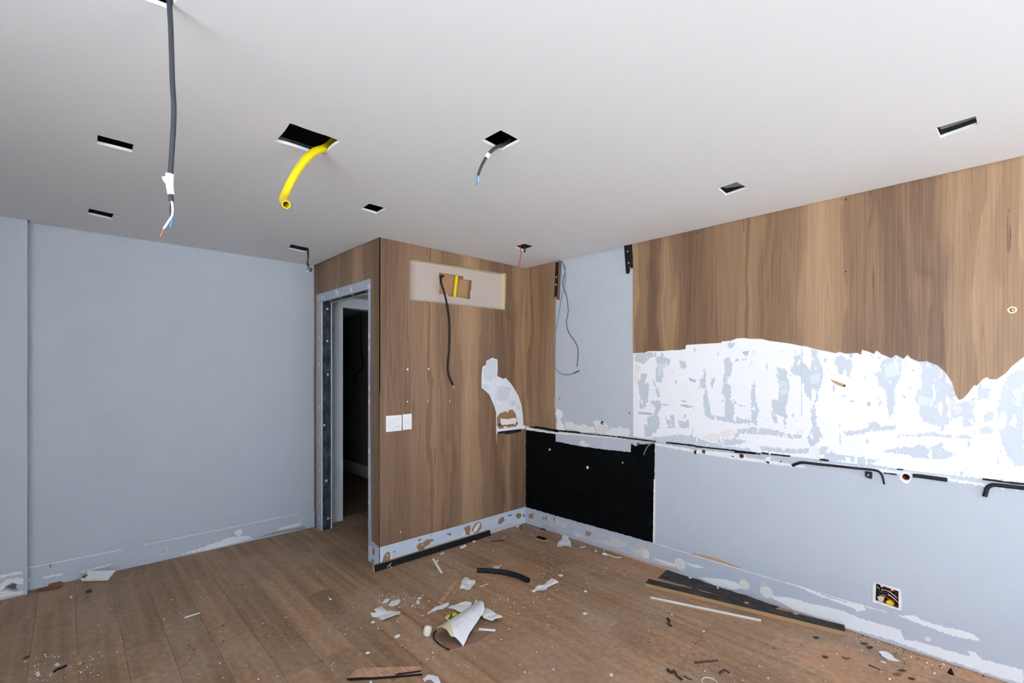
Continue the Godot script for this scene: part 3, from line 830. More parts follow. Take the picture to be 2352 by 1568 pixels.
# the painted surround of the doorway, dabbed with putty over its screws
func door_canvas() -> Canvas:
	var c := Canvas.new().setup(Rect2(ZL, 0, 1.36, 2.7), 512, 1016, Color8(178, 185, 198), wob)
	var putty := Color8(214, 218, 224)
	for q in [pv([-4.6695, 2.2616, -4.5932, 2.2658, -4.2569, 2.2873, -3.9461, 2.26, -3.6196, 2.2473, -3.5891, 2.2433, -4.6585, 1.8807, -4.6585, 1.6163, -4.6585, 1.1982, -4.6585, 0.8782, -4.6475, 0.5813, -4.6475, 0.2832, -4.6585, 0.1104, -3.6043, 1.8433, -3.6043, 1.7365, -3.6043, 1.4128, -3.6043, 1.3025, -3.6043, 0.9005, -3.612, 0.4828, -3.6196, 0.2921])]:
		for p in q:
			c.blob(p, 0.017, 0.021, putty, 0.007)
	for p in [pv([-4.2428, 2.2841, -4.2184, 2.281, -4.2087, 2.2394, -4.2379, 2.2428]), pv([-3.9628, 2.2803, -3.923, 2.2636, -3.9318, 2.2358, -3.9539, 2.2521]), pv([-4.5519, 2.2753, -4.5303, 2.2686, -4.525, 2.2381, -4.5411, 2.242]), pv([-3.7406, 2.2832, -3.7202, 2.2749, -3.7284, 2.2722])]:
		c.poly(p, Color8(232, 232, 234), 0.003)
	c.poly(pv([-3.6273, 0.1224, -3.4198, 0.1574, -3.4198, 0.0132, -3.6273, -0.0205]), Color8(204, 210, 221), 0.004)
	c.blob(pv([-3.5289, 0.0997])[0], 0.02, 0.03, Color8(150, 120, 92), 0.005)
	c.poly(pv([-3.5739, 0.02, -3.5289, 0.04, -3.5141, 0.0129, -3.5664, -0.0026]), Color8(120, 120, 124), 0.004, 0.3)
	c.mottle(0.03, 51, 0.02)
	return c


# ---------------------------------------------------------------- the scene
func _ready() -> void:
	# camera: level, with a slight upward lens shift
	var cam := Camera3D.new()
	cam.name = "camera"
	cam.projection = Camera3D.PROJECTION_FRUSTUM
	cam.near = 0.05
	cam.far = 200.0
	cam.size = 0.05 * 1568.0 / 1083.0
	cam.frustum_offset = Vector2(0, 0.05 * 69.0 / 1083.0)
	cam.position = Vector3(0, 1.548, 0)
	cam.rotation.y = -atan2(0.6858, 0.7278)
	add_child(cam)
	cam.current = true
	# daylight: a bright hazy sky over pale ground, through the balcony opening
	var env := Environment.new()
	var sky := Sky.new()
	var sm := ProceduralSkyMaterial.new()
	sm.sky_top_color = Color(0.62, 0.70, 0.82)
	sm.sky_horizon_color = Color(0.88, 0.91, 0.95)
	sm.ground_horizon_color = Color(0.74, 0.74, 0.73)
	sm.ground_bottom_color = Color(0.62, 0.61, 0.59)
	sky.sky_material = sm
	env.background_mode = Environment.BG_SKY
	env.sky = sky
	env.tonemap_mode = Environment.TONE_MAPPER_LINEAR
	env.tonemap_exposure = 6.6
	env.sdfgi_enabled = true
	env.ssao_enabled = true
	env.ssil_enabled = true
	var we := WorldEnvironment.new()
	we.name = "daylight"
	we.environment = env
	add_child(we)

	# high sun from beyond the building: it never enters, but lights the pale paving added outside as a bounce surface
	var sun := DirectionalLight3D.new()
	sun.name = "sun"
	sun.light_energy = 5.0
	sun.light_color = Color(1.0, 0.985, 0.965)
	sun.light_angular_distance = 0.5
	sun.shadow_enabled = true
	add_child(sun)
	sun.look_at_from_position(Vector3(0, 10, 0), Vector3(0, 10, 0) + Vector3(-0.40, -0.86, 0.32), Vector3.UP)

	wob.seed = 4
	wob.frequency = 0.02
	wob.fractal_octaves = 3
	rng.seed = 11
	PR = [Vector3(XR, 0, 0), Vector3(0, 0, 1), Vector3.UP, Vector3(-1, 0, 0)]
	PB = [Vector3(0, 0, ZB), Vector3(1, 0, 0), Vector3.UP, Vector3(0, 0, 1)]
	PL = [Vector3(0, 0, ZL), Vector3(1, 0, 0), Vector3.UP, Vector3(0, 0, 1)]
	PD = [Vector3(XD, 0, 0), Vector3(0, 0, 1), Vector3.UP, Vector3(-1, 0, 0)]
	PF = [Vector3.ZERO, Vector3(1, 0, 0), Vector3(0, 0, 1), Vector3.UP]
	PC = [Vector3(0, CH, 0), Vector3(1, 0, 0), Vector3(0, 0, 1), Vector3.DOWN]
	materials()
	print("materials ", Time.get_ticks_msec())
	build_floor()
	build_ceiling()
	build_walls()
	build_doorway()
	print("shell ", Time.get_ticks_msec())
	build_wall_fittings()
	build_ceiling_fittings()
	build_debris()
	print("done ", Time.get_ticks_msec())


func materials() -> void:
	M.paint = mat(Color8(192, 199, 208), 0.7)
	M.ceiling = mat(Color8(226, 225, 224), 0.9)
	M.added_terrace = mat(Color8(208, 214, 221), 0.9)
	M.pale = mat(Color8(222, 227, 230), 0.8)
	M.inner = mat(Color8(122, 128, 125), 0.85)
	M.board = mat(Color8(232, 230, 226), 0.9)
	M.concrete = mat(Color8(142, 139, 135), 0.95)
	M.dark = mat(Color8(34, 33, 32), 0.9)
	M.black = mat(Color8(12, 12, 13), 0.85)
	M.rubber = mat(Color8(15, 15, 16), 0.7)
	M.black_metal = mat(Color8(26, 25, 25), 0.5, 0.3)
	M.white = mat(Color8(240, 240, 238), 0.5)
	M.plaster = mat(Color8(238, 237, 234), 0.9)
	M.paper = mat(Color8(236, 236, 236), 0.75)
	M.cream = mat(Color8(222, 208, 170), 0.85)
	M.kraft = mat(Color8(192, 178, 168), 0.95)
	M.core = mat(Color8(176, 138, 98), 0.9)
	M.brown = mat(Color8(116, 88, 62), 0.9)
	M.rawwood = mat(Color8(190, 152, 112), 0.85)
	M.darkwood = mat(Color8(58, 47, 40), 0.8)
	M.clay = mat(Color8(186, 124, 90), 0.9)
	M.yellow = mat(Color8(240, 216, 8), 0.4)
	M.red = mat(Color8(196, 42, 34), 0.5)
	M.blue = mat(Color8(60, 140, 190), 0.5)
	M.skyblue = mat(Color8(98, 142, 186), 0.5)
	M.greywire = mat(Color8(70, 76, 84), 0.6)
	M.cable = mat(Color8(52, 58, 64), 0.55)
	M.copper = mat(Color8(206, 118, 76), 0.35, 0.9)
	M.tape = mat(Color8(244, 244, 242), 0.6)
	M.green = mat(Color8(42, 120, 46), 0.6)
	M.grey = mat(Color8(116, 120, 126), 0.6)
	M.leaf = mat(Color8(70, 44, 30), 0.8)
	M.twig = mat(Color8(62, 50, 42), 0.85)
	M.clear = mat(Color8(214, 212, 204), 0.5)
	M.chrome = mat(Color8(190, 194, 198), 0.3, 0.8)
	M.lamimg = laminate_image()
	M.lam = image_mat(M.lamimg, 0.5)
	var nt := NoiseTexture2D.new()
	nt.width = 256
	nt.height = 256
	nt.seamless = true
	var nn := FastNoiseLite.new()
	nn.seed = 9
	nn.frequency = 0.02
	nn.fractal_octaves = 4
	nt.noise = nn
	var gr := Gradient.new()
	gr.set_color(0, Color8(44, 58, 66))
	gr.set_color(1, Color8(112, 128, 136))
	nt.color_ramp = gr
	M.steel = mat(Color(1, 1, 1), 0.5, 0.55)
	M.steel.albedo_texture = nt
	M.steel.uv1_triplanar = true
	M.steel.uv1_scale = Vector3(3, 1.2, 3)
	var np := nt.duplicate()
	var gp := Gradient.new()
	gp.set_color(0, Color8(178, 132, 100))
	gp.set_color(1, Color8(218, 176, 142))
	np.color_ramp = gp
	var nd := nt.duplicate()
	var gd := Gradient.new()
	gd.set_color(0, Color8(30, 28, 27))
	gd.set_color(1, Color8(78, 68, 59))
	nd.color_ramp = gd
	M.darkglue = mat(Color(1, 1, 1), 0.85)
	M.darkglue.albedo_texture = nd
	M.darkglue.uv1_triplanar = true
	M.darkglue.uv1_scale = Vector3(4, 4, 1.5)
	M.ply = mat(Color(1, 1, 1), 0.7)
	M.ply.albedo_texture = np
	M.ply.uv1_triplanar = true
	M.ply.uv1_scale = Vector3(9, 9, 2)
	# roughly painted black glue film, brushed in places
	var nb := NoiseTexture2D.new()
	nb.width = 512
	nb.height = 512
	nb.seamless = true
	var nbn := FastNoiseLite.new()
	nbn.seed = 19
	nbn.frequency = 0.012
	nbn.fractal_octaves = 5
	nb.noise = nbn
	var gb := Gradient.new()
	gb.set_color(0, Color8(7, 8, 8))
	gb.set_color(1, Color8(19, 20, 20))
	nb.color_ramp = gb
	M.felt = mat(Color(1, 1, 1), 0.95)
	M.felt.albedo_texture = nb
	M.felt.uv1_triplanar = true
	M.felt.metallic_specular = 0.15


# ---------------------------------------------------------------- floor
func build_floor() -> void:
	var fc := floor_canvas()
	var fl := thing("floor", "dusty brown wood-plank floor strewn with demolition debris", "floor", Vector3.ZERO, "", "structure")
	var base := image_mat(fc.img, 0.55)
	base.metallic_specular = 0.4
	var tints := []
	for t in [Color(1, 1, 1), Color(0.97, 0.965, 0.96), Color(1, 0.985, 0.97), Color(0.95, 0.945, 0.94)]:
		var m: StandardMaterial3D = base.duplicate()
		m.albedo_color = t
		tints.append(m)
	var a := fc.r
	rng.seed = 5
	for row in range(floori((XW + 3.0) / PLANK_W), ceili((XR + 3.0) / PLANK_W)):
		var x0 := maxf(-3.0 + row * PLANK_W, XW)
		var x1 := minf(-3.0 + (row + 1) * PLANK_W, XR)
		var shift := plank_shift(row)
		var s0 := floori((-4.9 + 6.0 + shift) / PLANK_L)
		var s1 := floori((ZW + 6.0 + shift) / PLANK_L)
		for seg in range(s0, s1 + 1):
			var z0 := maxf(seg * PLANK_L - 6.0 - shift, -4.9)
			var z1 := minf((seg + 1) * PLANK_L - 6.0 - shift, ZW)
			if z1 - z0 < 0.02 or x1 - x0 < 0.01:
				continue
			var mb := MB.new()
			var g := 0.0005
			var c := 0.0012
			var m: Material = tints[rng.randi() % 4]
			var s := mb.surf(m)
			var dy := rng.randf_range(-0.0004, 0.0)
			var o := [Vector2(x0 + g, z0 + g), Vector2(x1 - g, z0 + g), Vector2(x1 - g, z1 - g), Vector2(x0 + g, z1 - g)]
			var i := [Vector2(x0 + g + c, z0 + g + c), Vector2(x1 - g - c, z0 + g + c), Vector2(x1 - g - c, z1 - g - c), Vector2(x0 + g + c, z1 - g - c)]
			var uv := func(p: Vector2) -> Vector2: return Vector2((p.x - a.position.x) / a.size.x, (a.end.y - p.y) / a.size.y)
			var at := func(p: Vector2, y: float) -> Vector3: return Vector3(p.x, y, p.y)
			mb.quad(s, at.call(i[0], dy), at.call(i[1], dy), at.call(i[2], dy), at.call(i[3], dy), Vector3.UP, uv.call(i[0]), uv.call(i[1]), uv.call(i[2]), uv.call(i[3]))
			for k in 4:
				var l := (k + 1) % 4
				var d: Vector2 = (o[l] - o[k]).normalized()
				var out := Vector3(d.y, 0, -d.x)
				mb.quad(s, at.call(i[k], dy), at.call(i[l], dy), at.call(o[l], dy - c), at.call(o[k], dy - c), (out + Vector3.UP).normalized(), uv.call(i[k]), uv.call(i[l]), uv.call(o[l]), uv.call(o[k]))
				mb.quad(s, at.call(o[k], dy - c), at.call(o[l], dy - c), at.call(o[l], -0.008), at.call(o[k], -0.008), out, uv.call(o[k]), uv.call(o[l]), uv.call(o[l]), uv.call(o[k]))
			part("plank", mb, fl)
	part("screed", plate(MB.new(), PF, rect(XW - 0.2, -9.2, XR + 0.2, ZW + 0.2), [], -0.2, -0.009, M.darkwood), fl)


# ---------------------------------------------------------------- ceiling
const GAP := 0.012
func ceiling_holes() -> Array:
	return [
		pv([0.1488, -1.6865, 0.2149, -1.6791, 0.2635, -1.4118, 0.1885, -1.3988]),
		pv([0.0966, -2.7919, 0.2226, -2.7949, 0.226, -2.8992, 0.0988, -2.9001]),
		pv([0.6851, -2.1007, 0.7087, -2.0992, 0.7465, -2.1016, 0.7913, -2.1028, 0.8386, -2.0986, 0.8837, -2.1021, 0.9089, -2.1087, 0.9019, -2.1619, 0.9016, -2.2124, 0.9091, -2.3162, 0.834, -2.3091, 0.7589, -2.3066, 0.6902, -2.309, 0.6913, -2.2556, 0.691, -2.1754]),
		pv([1.3744, -1.5306, 1.5031, -1.5373, 1.5034, -1.6711, 1.3731, -1.6598]),
		pv([1.3754, -2.7648, 1.4976, -2.769, 1.5006, -2.9104, 1.3825, -2.8942]),
		pv([0.1013, -4.0902, 0.2256, -4.1179, 0.2227, -4.2757, 0.0941, -4.2357]),
		pv([1.3464, -4.0924, 1.4921, -4.1158, 1.5327, -4.29, 1.3752, -4.2554]),
		pv([2.7378, -2.7539, 2.8739, -2.7656, 2.8926, -2.9258, 2.7406, -2.8816]),
		pv([2.7044, -1.0504, 2.8416, -1.0408, 2.8664, -1.1738, 2.7226, -1.1618]),
		pv([2.7304, -0.2276, 2.7248, -0.1038, 2.8279, -0.1011, 2.8633, -0.2225])]


func build_ceiling() -> void:
	var g := GAP
	var out := PackedVector2Array([Vector2(XW + g, -4.70 + 0.08 - 0.155 + g), Vector2(-0.205 + g, -4.70 + g), Vector2(-0.205 + g, ZL + g), Vector2(XD - 0.006 - g, ZL + g), Vector2(XD - 0.006 - g, ZB + 0.006 + g),
		Vector2(XR - 0.006 - g, ZB + 0.006 + g), Vector2(XR - 0.006 - g, ZW - g), Vector2(XW + g, ZW - g)])
	out[0] = Vector2(XW + g, -4.70 + g)
	var ce := thing("ceiling", "smooth off-white plasterboard ceiling with cut-out lamp holes", "ceiling", Vector3(0, CH, 0), "", "structure")
	part("plasterboard", plate(MB.new(), PC, out, ceiling_holes(), -0.0135, 0.0, M.ceiling, M.board), ce)
	part("slab", plate(MB.new(), [Vector3(0, SLAB, 0), Vector3(1, 0, 0), Vector3(0, 0, 1), Vector3.DOWN], rect(XW - 0.2, -5.0, XR + 0.2, ZW + 0.2), [], -0.15, 0.0, M.concrete), ce)
	# steel furring rails above the boards
	for z in [-2.365, -1.05, 0.25]:
		part("furring_rail", block(MB.new(), M.steel, Vector3(0.83, CH + 0.035, z), Vector3(4.9, 0.024, 0.045), Basis.IDENTITY, 0.003), ce)


# ---------------------------------------------------------------- walls
func drill_spots() -> Array:
	return [[pv([-2.1076, 0.9508])[0], 0.014], [pv([-1.561, 0.9575])[0], 0.015], [pv([-1.2926, 0.9605])[0], 0.016], [pv([-0.4078, 0.959])[0], 0.017]]


func build_walls() -> void:
	# --- right wall
	var rc := right_canvas()
	var rm := image_mat(rc.img, 0.75)
	var wr := thing("wall_right", "pale grey-blue wall stripped of cladding with scraped white skim", "wall", Vector3(XR, 0, -0.8), "", "structure")
	var holes := [pv([-0.5417, 0.3224, -0.4401, 0.3103, -0.4401, 0.2145, -0.5435, 0.2223])]
	for d in drill_spots():
		holes.append(disc(d[0], d[1], 14, 0.12))
	part("drywall", plate(MB.new(), PR, rect(ZB - 0.1, -0.01, ZW + 0.1, SLAB), holes, -0.14, 0.0, rm, M.clay, rc.r), wr)
	part("masonry", plate(MB.new(), PR, rect(ZB - 0.1, -0.01, ZW + 0.1, SLAB), [], -0.3, -0.14, M.clay), wr)
	var lam_r := Rect2(-3.45, 0, 3.6, 2.6)
	var strip := pv([-3.4153, 2.4969, -3.0044, 2.4381, -3.0072, 1.7696, -3.0155, 1.3512, -3.0211, 1.2421, -3.0072, 1.1007, -3.0072, 0.9919, -3.4153, 0.9911])
	for i in strip.size():      # the top edge runs level, just under the ceiling
		if strip[i].y > 2.35:
			strip[i].y = CH + 0.004
		strip[i].x = maxf(strip[i].x, ZB + 0.0065)
	var seam := pv([-3.4153, 1.0535, -3.0044, 1.0528])
	var upper: Array = Geometry2D.clip_polygons(strip, PackedVector2Array([Vector2(-4, 0), Vector2(-2, 0), Vector2(-2, seam[1].y), seam[1], seam[0], Vector2(-4, seam[0].y)]))
	var lower: Array = Geometry2D.intersect_polygons(strip, PackedVector2Array([Vector2(-4, 0), Vector2(-2, 0), Vector2(-2, seam[1].y - 0.0016), seam[1] - Vector2(0, 0.0016), seam[0] - Vector2(0, 0.0016), Vector2(-4, seam[0].y - 0.0016)]))
	part("laminate_panel", plate(MB.new(), PR, upper[0], [], 0.0, 0.006, M.lam, M.core, lam_r), wr, "narrow walnut-print panel beside the inner corner")
	part("laminate_panel", plate(MB.new(), PR, lower[0], [], 0.0, 0.006, M.lam, M.core, lam_r), wr, "thin walnut-print strip below the narrow panel's seam")
	var torn := pv([-2.1547, 1.6995, -2.0474, 1.7022, -2.0158, 1.7132, -1.891, 1.7092, -1.8159, 1.7136, -1.7444, 1.7123, -1.699, 1.7197, -1.6965, 1.7493, -1.6307, 1.7512, -1.5157, 1.7527, -1.4306, 1.754, -1.4275, 1.7632, -1.3636, 1.7664, -1.3219, 1.7806, -1.2694, 1.78, -1.239, 1.773, -1.1597, 1.7684, -1.1149, 1.7534, -1.0605, 1.7433, -0.9821, 1.7285, -0.931, 1.7137, -0.8968, 1.7082, -0.8425, 1.6876, -0.7859, 1.6743, -0.7383, 1.6596, -0.7212, 1.6681, -0.6875, 1.6555, -0.6326, 1.6592, -0.6136, 1.6483, -0.6083, 1.6764, -0.5792, 1.6658, -0.5506, 1.65, -0.5404, 1.6721, -0.5124, 1.6457, -0.4718, 1.6248, -0.4516, 1.6416, -0.4178, 1.6188, -0.4011, 1.6427, -0.3845, 1.6205, -0.3523, 1.6017, -0.3197, 1.605, -0.2741, 1.5796, -0.2434, 1.5438, -0.2172, 1.488, -0.2044, 1.4267, -0.192, 1.3997, -0.1788, 1.4044, -0.1581, 1.4347, -0.1353, 1.4782, -0.1252, 1.4753, -0.1048, 1.5079, -0.0888, 1.5203, -0.0794, 1.509, -0.0532, 1.5094, -0.0229, 1.5393, 0.0006, 1.5772, 0.039, 1.6205, 0.1069, 1.6795, 0.1878, 1.7066])
	torn.append_array(PackedVector2Array([Vector2(0.7, 1.66), Vector2(0.95, 1.62), Vector2(1.3, 1.68), Vector2(1.3, CH + 0.004), Vector2(torn[0].x, CH + 0.004)]))
	part("laminate_panel", plate(MB.new(), PR, torn, [], 0.0, 0.006, M.lam, M.core, Rect2(-2.6, 0, 3.6, 2.6)), wr, "wide walnut-print panel with its lower edge torn away")
	# black glue film low in the corner
	var film := roughen(pv([-3.4121, 0.9602, -3.2166, 0.9689, -3.0323, 0.9729, -3.01, 0.9499, -3.01, 0.8788, -2.853, 0.8712, -2.6657, 0.8664, -2.4513, 0.868, -2.1784, 0.8783, -2.1734, 0.9506, -2.1321, 0.9318, -2.0914, 0.9526, -1.9576, 0.9711, -1.9615, 0.6889, -1.9672, 0.4094, -1.973, 0.1781, -2.3898, 0.1734, -2.8795, 0.168, -3.4121, 0.1631]), 0.02, 0.006)
	for i in film.size():
		film[i].x = maxf(film[i].x, ZB + 0.002)
	var fm := part("glue_film", plate(MB.new(), PR, film, [], 0.0, 0.0025, M.felt), wr, "matte black glue film below the old worktop line")
	for q in [[pv([-3.083, 0.7905])[0], 0.011], [pv([-2.6244, 0.6848])[0], 0.014], [pv([-2.2536, 0.78])[0], 0.006]]:
		part("plaster_fleck", plate(MB.new(), PR, disc(q[0], q[1], 9, 0.3), [], 0.0024, 0.004, M.plaster), fm)
	part("torn_edge", plate(MB.new(), PR, roughen(pv([-1.9653, 0.6883, -1.9519, 0.6905, -1.9576, 0.1821, -1.973, 0.1781]), 0.015, 0.003), [], 0.0, 0.0035, M.plaster), wr)
	# plaster lumps standing proud over the worktop line
	for p in [pv([-2.9912, 1.1903, -2.9299, 1.1686, -2.9243, 1.1268, -2.9543, 1.0909, -2.9079, 1.0356, -2.8969, 0.9946, -2.9299, 0.9579, -2.98, 0.9871, -2.9912, 1.0456, -2.9766, 1.0893, -3.0059, 1.1383]), pv([-0.8449, 1.0685, -0.8233, 1.0683, -0.8209, 1.0022, -0.8377, 1.0055]), pv([-1.138, 0.9713, -1.1015, 0.9817, -1.1067, 0.9473, -1.1328, 0.9493]),
			pv([-0.4324, 0.981, -0.4083, 0.9909, -0.3797, 0.9769, -0.3821, 0.9456, -0.3987, 0.9274, -0.4179, 0.9272, -0.4324, 0.9435, -0.4373, 0.9552])]:
		part("plaster_lump", plate(MB.new(), PR, roughen(p, 0.02, 0.008), [] if p.size() != 8 else [disc(drill_spots()[3][0], 0.018, 14)], 0.0, 0.006, M.plaster), wr)
	var st := pv([-2.4628, 1.0978])[0]
	part("drill_plug", plate(plate(MB.new(), PR, disc(st, 0.017, 10, 0.5), [], 0.0, 0.003, M.dark), PR, disc(st + Vector2(0.006, -0.003), 0.007, 8, 0.4), [], 0.003, 0.006, M.cream), wr, "dark plugged hole in the plaster smear")
	# old worktop line: broken beads of black sealant
	for b in [[pv([-3.4121, 0.9691, -3.2464, 0.9923, -2.9878, 0.9812]), 0.024], [pv([-3.01, 0.9833, -2.7238, 0.9893]), 0.016], [pv([-2.7238, 0.9854, -2.4814, 0.9892, -2.2579, 0.9927]), 0.008], [pv([-2.3012, 0.992, -1.9538, 0.9906]), 0.011], [pv([-1.8488, 0.9934, -1.6307, 0.9945, -1.6139, 0.9899]), 0.012], [pv([-1.6139, 0.9899, -1.4275, 0.9928, -1.1985, 0.9935]), 0.009],
			[pv([-1.3337, 0.9826, -1.1735, 0.9907]), 0.009], [pv([-1.1542, 0.999, -1.1217, 0.9973]), 0.010], [pv([-1.0975, 0.9975, -0.9935, 0.9994]), 0.009], [pv([-0.8183, 1.0006, -0.7791, 1.0006]), 0.010], [pv([-0.5024, 0.9668, -0.4516, 0.9666]), 0.006], [pv([-0.1013, 0.9977, -0.0229, 0.9955, 0.039, 0.9975]), 0.008], [pv([-0.4439, 0.9973, -0.4211, 0.9983]), 0.006]]:
		for p in Geometry2D.offset_polyline(b[0], b[1] * 0.5):
			for i in p.size():
				p[i].x = maxf(p[i].x, ZB + 0.008)
			part("sealant_bead", plate(MB.new(), PR, roughen(p, 0.02, 0.003), [], 0.0, 0.0075, M.black), wr)
	for b in [[pv([-1.6307, 0.9587, -1.6139, 0.9607, -1.6206, 0.9307, -1.6307, 0.9359])], [pv([-1.3606, 0.9547, -1.3426, 0.9509, -1.3486, 0.944])], [pv([-1.1352, 0.9488, -1.1136, 0.9518, -1.1136, 0.9343, -1.1271, 0.9354])], [pv([-1.0475, 0.958, -1.0371, 0.9623, -1.0423, 0.9502])]]:
		part("sealant_bead", plate(MB.new(), PR, b[0], [], 0.0, 0.005, M.black), wr)
	part("adhesive_ridge", plate(MB.new(), PR, roughen(pv([-3.4058, 0.9875, -3.2166, 0.9732, -3.0044, 0.9671, -3.0044, 0.9504, -3.2166, 0.9516, -3.4058, 0.9519]), 0.02, 0.006), [], 0.0, 0.009, M.plaster), wr)

	# --- clad wall of the box
	var bc := box_canvas()
	var bm := image_mat(bc.img, 0.8)
	var wb := thing("wall_back", "walnut-print clad wall with an open hatch and a torn patch", "wall", Vector3(2.6, 0, ZB), "", "structure")
	var hatch := pv([2.0559, 2.4806, 2.5464, 2.4985, 2.8514, 2.5044, 3.072, 2.5051, 3.144, 2.5175, 3.1469, 2.4621, 3.1295, 2.1516, 2.5464, 2.1464, 2.0559, 2.1385])
	part("drywall", plate(MB.new(), PB, rect(XD, -0.01, XR, SLAB), [hatch], -0.0125, 0.0, bm, M.board, bc.r), wb)
	var lam_b := Rect2(0.9, 0, 3.6, 2.6)
	var face := pv([1.7936, 0.1638, 2.4984, 0.1625, 3.0182, 0.165, 3.0182, 0.8491, 3.0132, 0.848, 3.0076, 0.9986, 3.0076, 1.1529, 2.9792, 1.2232, 2.9214, 1.3281, 2.846, 1.384, 2.8248, 1.3968, 2.8248, 1.5153, 2.8354, 1.5889, 2.8781, 1.6152, 2.8835, 1.6486, 2.9598, 1.6815, 3.03, 1.664, 3.0323, 1.548, 3.0244, 1.5059, 3.1063, 1.4755, 3.1353, 1.488, 3.2117, 1.4241, 3.2746, 1.3512, 3.3118, 1.3062, 3.3573, 1.2046, 3.376, 1.0955, 3.3822, 0.9951, 3.4104, 0.9907])
	for i in face.size():
		face[i].x = minf(face[i].x, XR - 0.0005)
	face[0] = Vector2(XD - 0.006, face[0].y)
	face.append(Vector2(XR - 0.0005, CH + 0.004))
	face.append(Vector2(XD - 0.006, CH + 0.004))
	part("laminate_panel", plate(MB.new(), PB, face, [hatch], 0.0, 0.006, M.lam, M.core, lam_b), wb, "walnut-print panel with a ragged bite torn out of it")
	var low := pv([3.0205, 0.9491, 3.3698, 0.9607, 3.4136, 0.9637, 3.4136, 0.1652, 3.0205, 0.1653])
	for i in low.size():
		low[i].x = minf(low[i].x, XR - 0.0005)
	part("laminate_panel", plate(MB.new(), PB, low, [], 0.0, 0.0055, M.lam, M.core, Rect2(2.4, 0, 3.6, 2.6)), wb, "short walnut-print panel under the old worktop line")
	part("sealant_bead", plate(MB.new(), PB, roughen(pv([3.0295, 0.966, 3.1179, 0.9668, 3.2475, 0.9644, 3.3388, 0.9677, 3.3388, 0.939, 3.1295, 0.9294, 3.1179, 0.9455, 3.0323, 0.9447]), 0.02, 0.003), [], 0.0055, 0.011, M.black), wb)
	part("adhesive_ridge", plate(MB.new(), PB, roughen(pv([3.0154, 0.9883, 3.188, 0.9953, 3.3885, 1.0013, 3.4073, 0.9776, 3.188, 0.9694, 3.0266, 0.9663]), 0.02, 0.005), [], 0.0, 0.01, M.plaster), wb)
	# the hatch: cheeks, recessed board with a sawn hole, dim cavity behind
	var hz := -0.07
	var cheek := MB.new()
	for i in hatch.size():
		var p := hatch[i]
		var q := hatch[(i + 1) % hatch.size()]
		cheek.quad(cheek.surf(M.cream), PB[0] + Vector3(p.x, p.y, 0.0), PB[0] + Vector3(q.x, q.y, 0.0), PB[0] + Vector3(q.x, q.y, hz), PB[0] + Vector3(p.x, p.y, hz), Vector3((p.y - q.y), (q.x - p.x), 0).normalized())
	part("hatch_lining", cheek, wb, "pale foam edge of the wall hatch")
	var sawn := pv([2.4022, 2.4258, 2.5495, 2.4312, 2.6786, 2.4332, 2.6786, 2.4029, 2.7764, 2.4058, 2.7712, 2.3395, 2.7607, 2.3054, 2.7555, 2.2394, 2.74, 2.2255, 2.6233, 2.2292, 2.5012, 2.2279, 2.4964, 2.243, 2.4022, 2.2363])
	var kr := rect(hatch[0].x - 0.03, 2.0, hatch[4].x + 0.03, 2.52)
	part("recessed_board", plate(MB.new(), [Vector3(0, 0, ZB + hz), PB[1], PB[2], PB[3]], kr, [sawn], -0.0125, 0.0, M.kraft, M.board), wb, "beige paper-faced board with a sawn hole")
	part("cavity_back", plate(MB.new(), PB, rect(XD + 0.12, 0.0, XR - 0.01, SLAB), [], -0.137, -0.125, M.core), wb)

	# --- left wall with its proud end pier
	var lc := left_canvas()
	var lm := image_mat(lc.img, 0.75)
	var wl := thing("wall_left", "plain pale grey-blue wall with a scarred foot", "wall", Vector3(0.4, 0, ZL), "", "structure")
	part("drywall", plate(MB.new(), PL, rect(-0.204, -0.01, XD + 0.107, SLAB), [], -0.1, 0.0, lm, M.board, lc.r), wl)
	var pm: Material = M.paint
	var pier := thing("wall_pier", "grey-blue wall pier standing proud of the left wall", "wall", Vector3(-1.2, 0, ZL), "", "structure")
	var gouge := roughen(pv([-0.3216, 0.0654, -0.2975, 0.0913, -0.2732, 0.0998, -0.2499, 0.081, -0.2609, 0.0639, -0.2499, 0.0408, -0.2793, 0.0431, -0.3036, 0.065]), 0.01, 0.006)
	part("drywall", plate(MB.new(), PL, rect(XW - 0.1, -0.01, -0.204, SLAB), [gouge], 0.03, 0.075, pm, M.board), pier)
	part("core", plate(MB.new(), PL, rect(XW - 0.1, -0.01, -0.206, SLAB), [], -0.1, 0.03, M.grey), pier)
	for p in [pv([-0.3335, 0.1683, -0.23, 0.169, -0.225, 0.1496, -0.3335, 0.1534]), pv([-0.3335, 0.1113, -0.2975, 0.1355, -0.2424, 0.1279, -0.225, 0.1137, -0.225, 0.0688, -0.2486, 0.0851, -0.2763, 0.1069, -0.3036, 0.0976, -0.3246, 0.0646, -0.3335, 0.0587]), pv([-0.3335, 0.0587, -0.2975, 0.056, -0.2609, 0.0336, -0.2238, 0.0325, -0.2238, 0.0101, -0.2854, 0.0167, -0.3335, 0.0192])]:
		part("plaster_lump", plate(MB.new(), PL, roughen(p, 0.015, 0.008), [], 0.07, 0.079, M.plaster), pier)

	# --- balcony wall behind the viewer, with its tall opening, and the far left wall
	var wf := thing("wall_front", "grey-blue wall with the wide balcony opening behind the viewer", "wall", Vector3(0, 0, ZW), "", "structure")
	part("drywall", plate(MB.new(), [Vector3(0, 0, ZW), Vector3(1, 0, 0), Vector3.UP, Vector3(0, 0, -1)], rect(XW - 0.1, -0.01, XR + 0.3, SLAB), [rect(1.5, 0.03, 3.2, 2.5)], -0.2, 0.0, M.paint), wf)
	var wn := thing("window_1", "tall white balcony opening frame behind the viewer", "window", Vector3(2.35, 0.03, ZW), "", "structure")
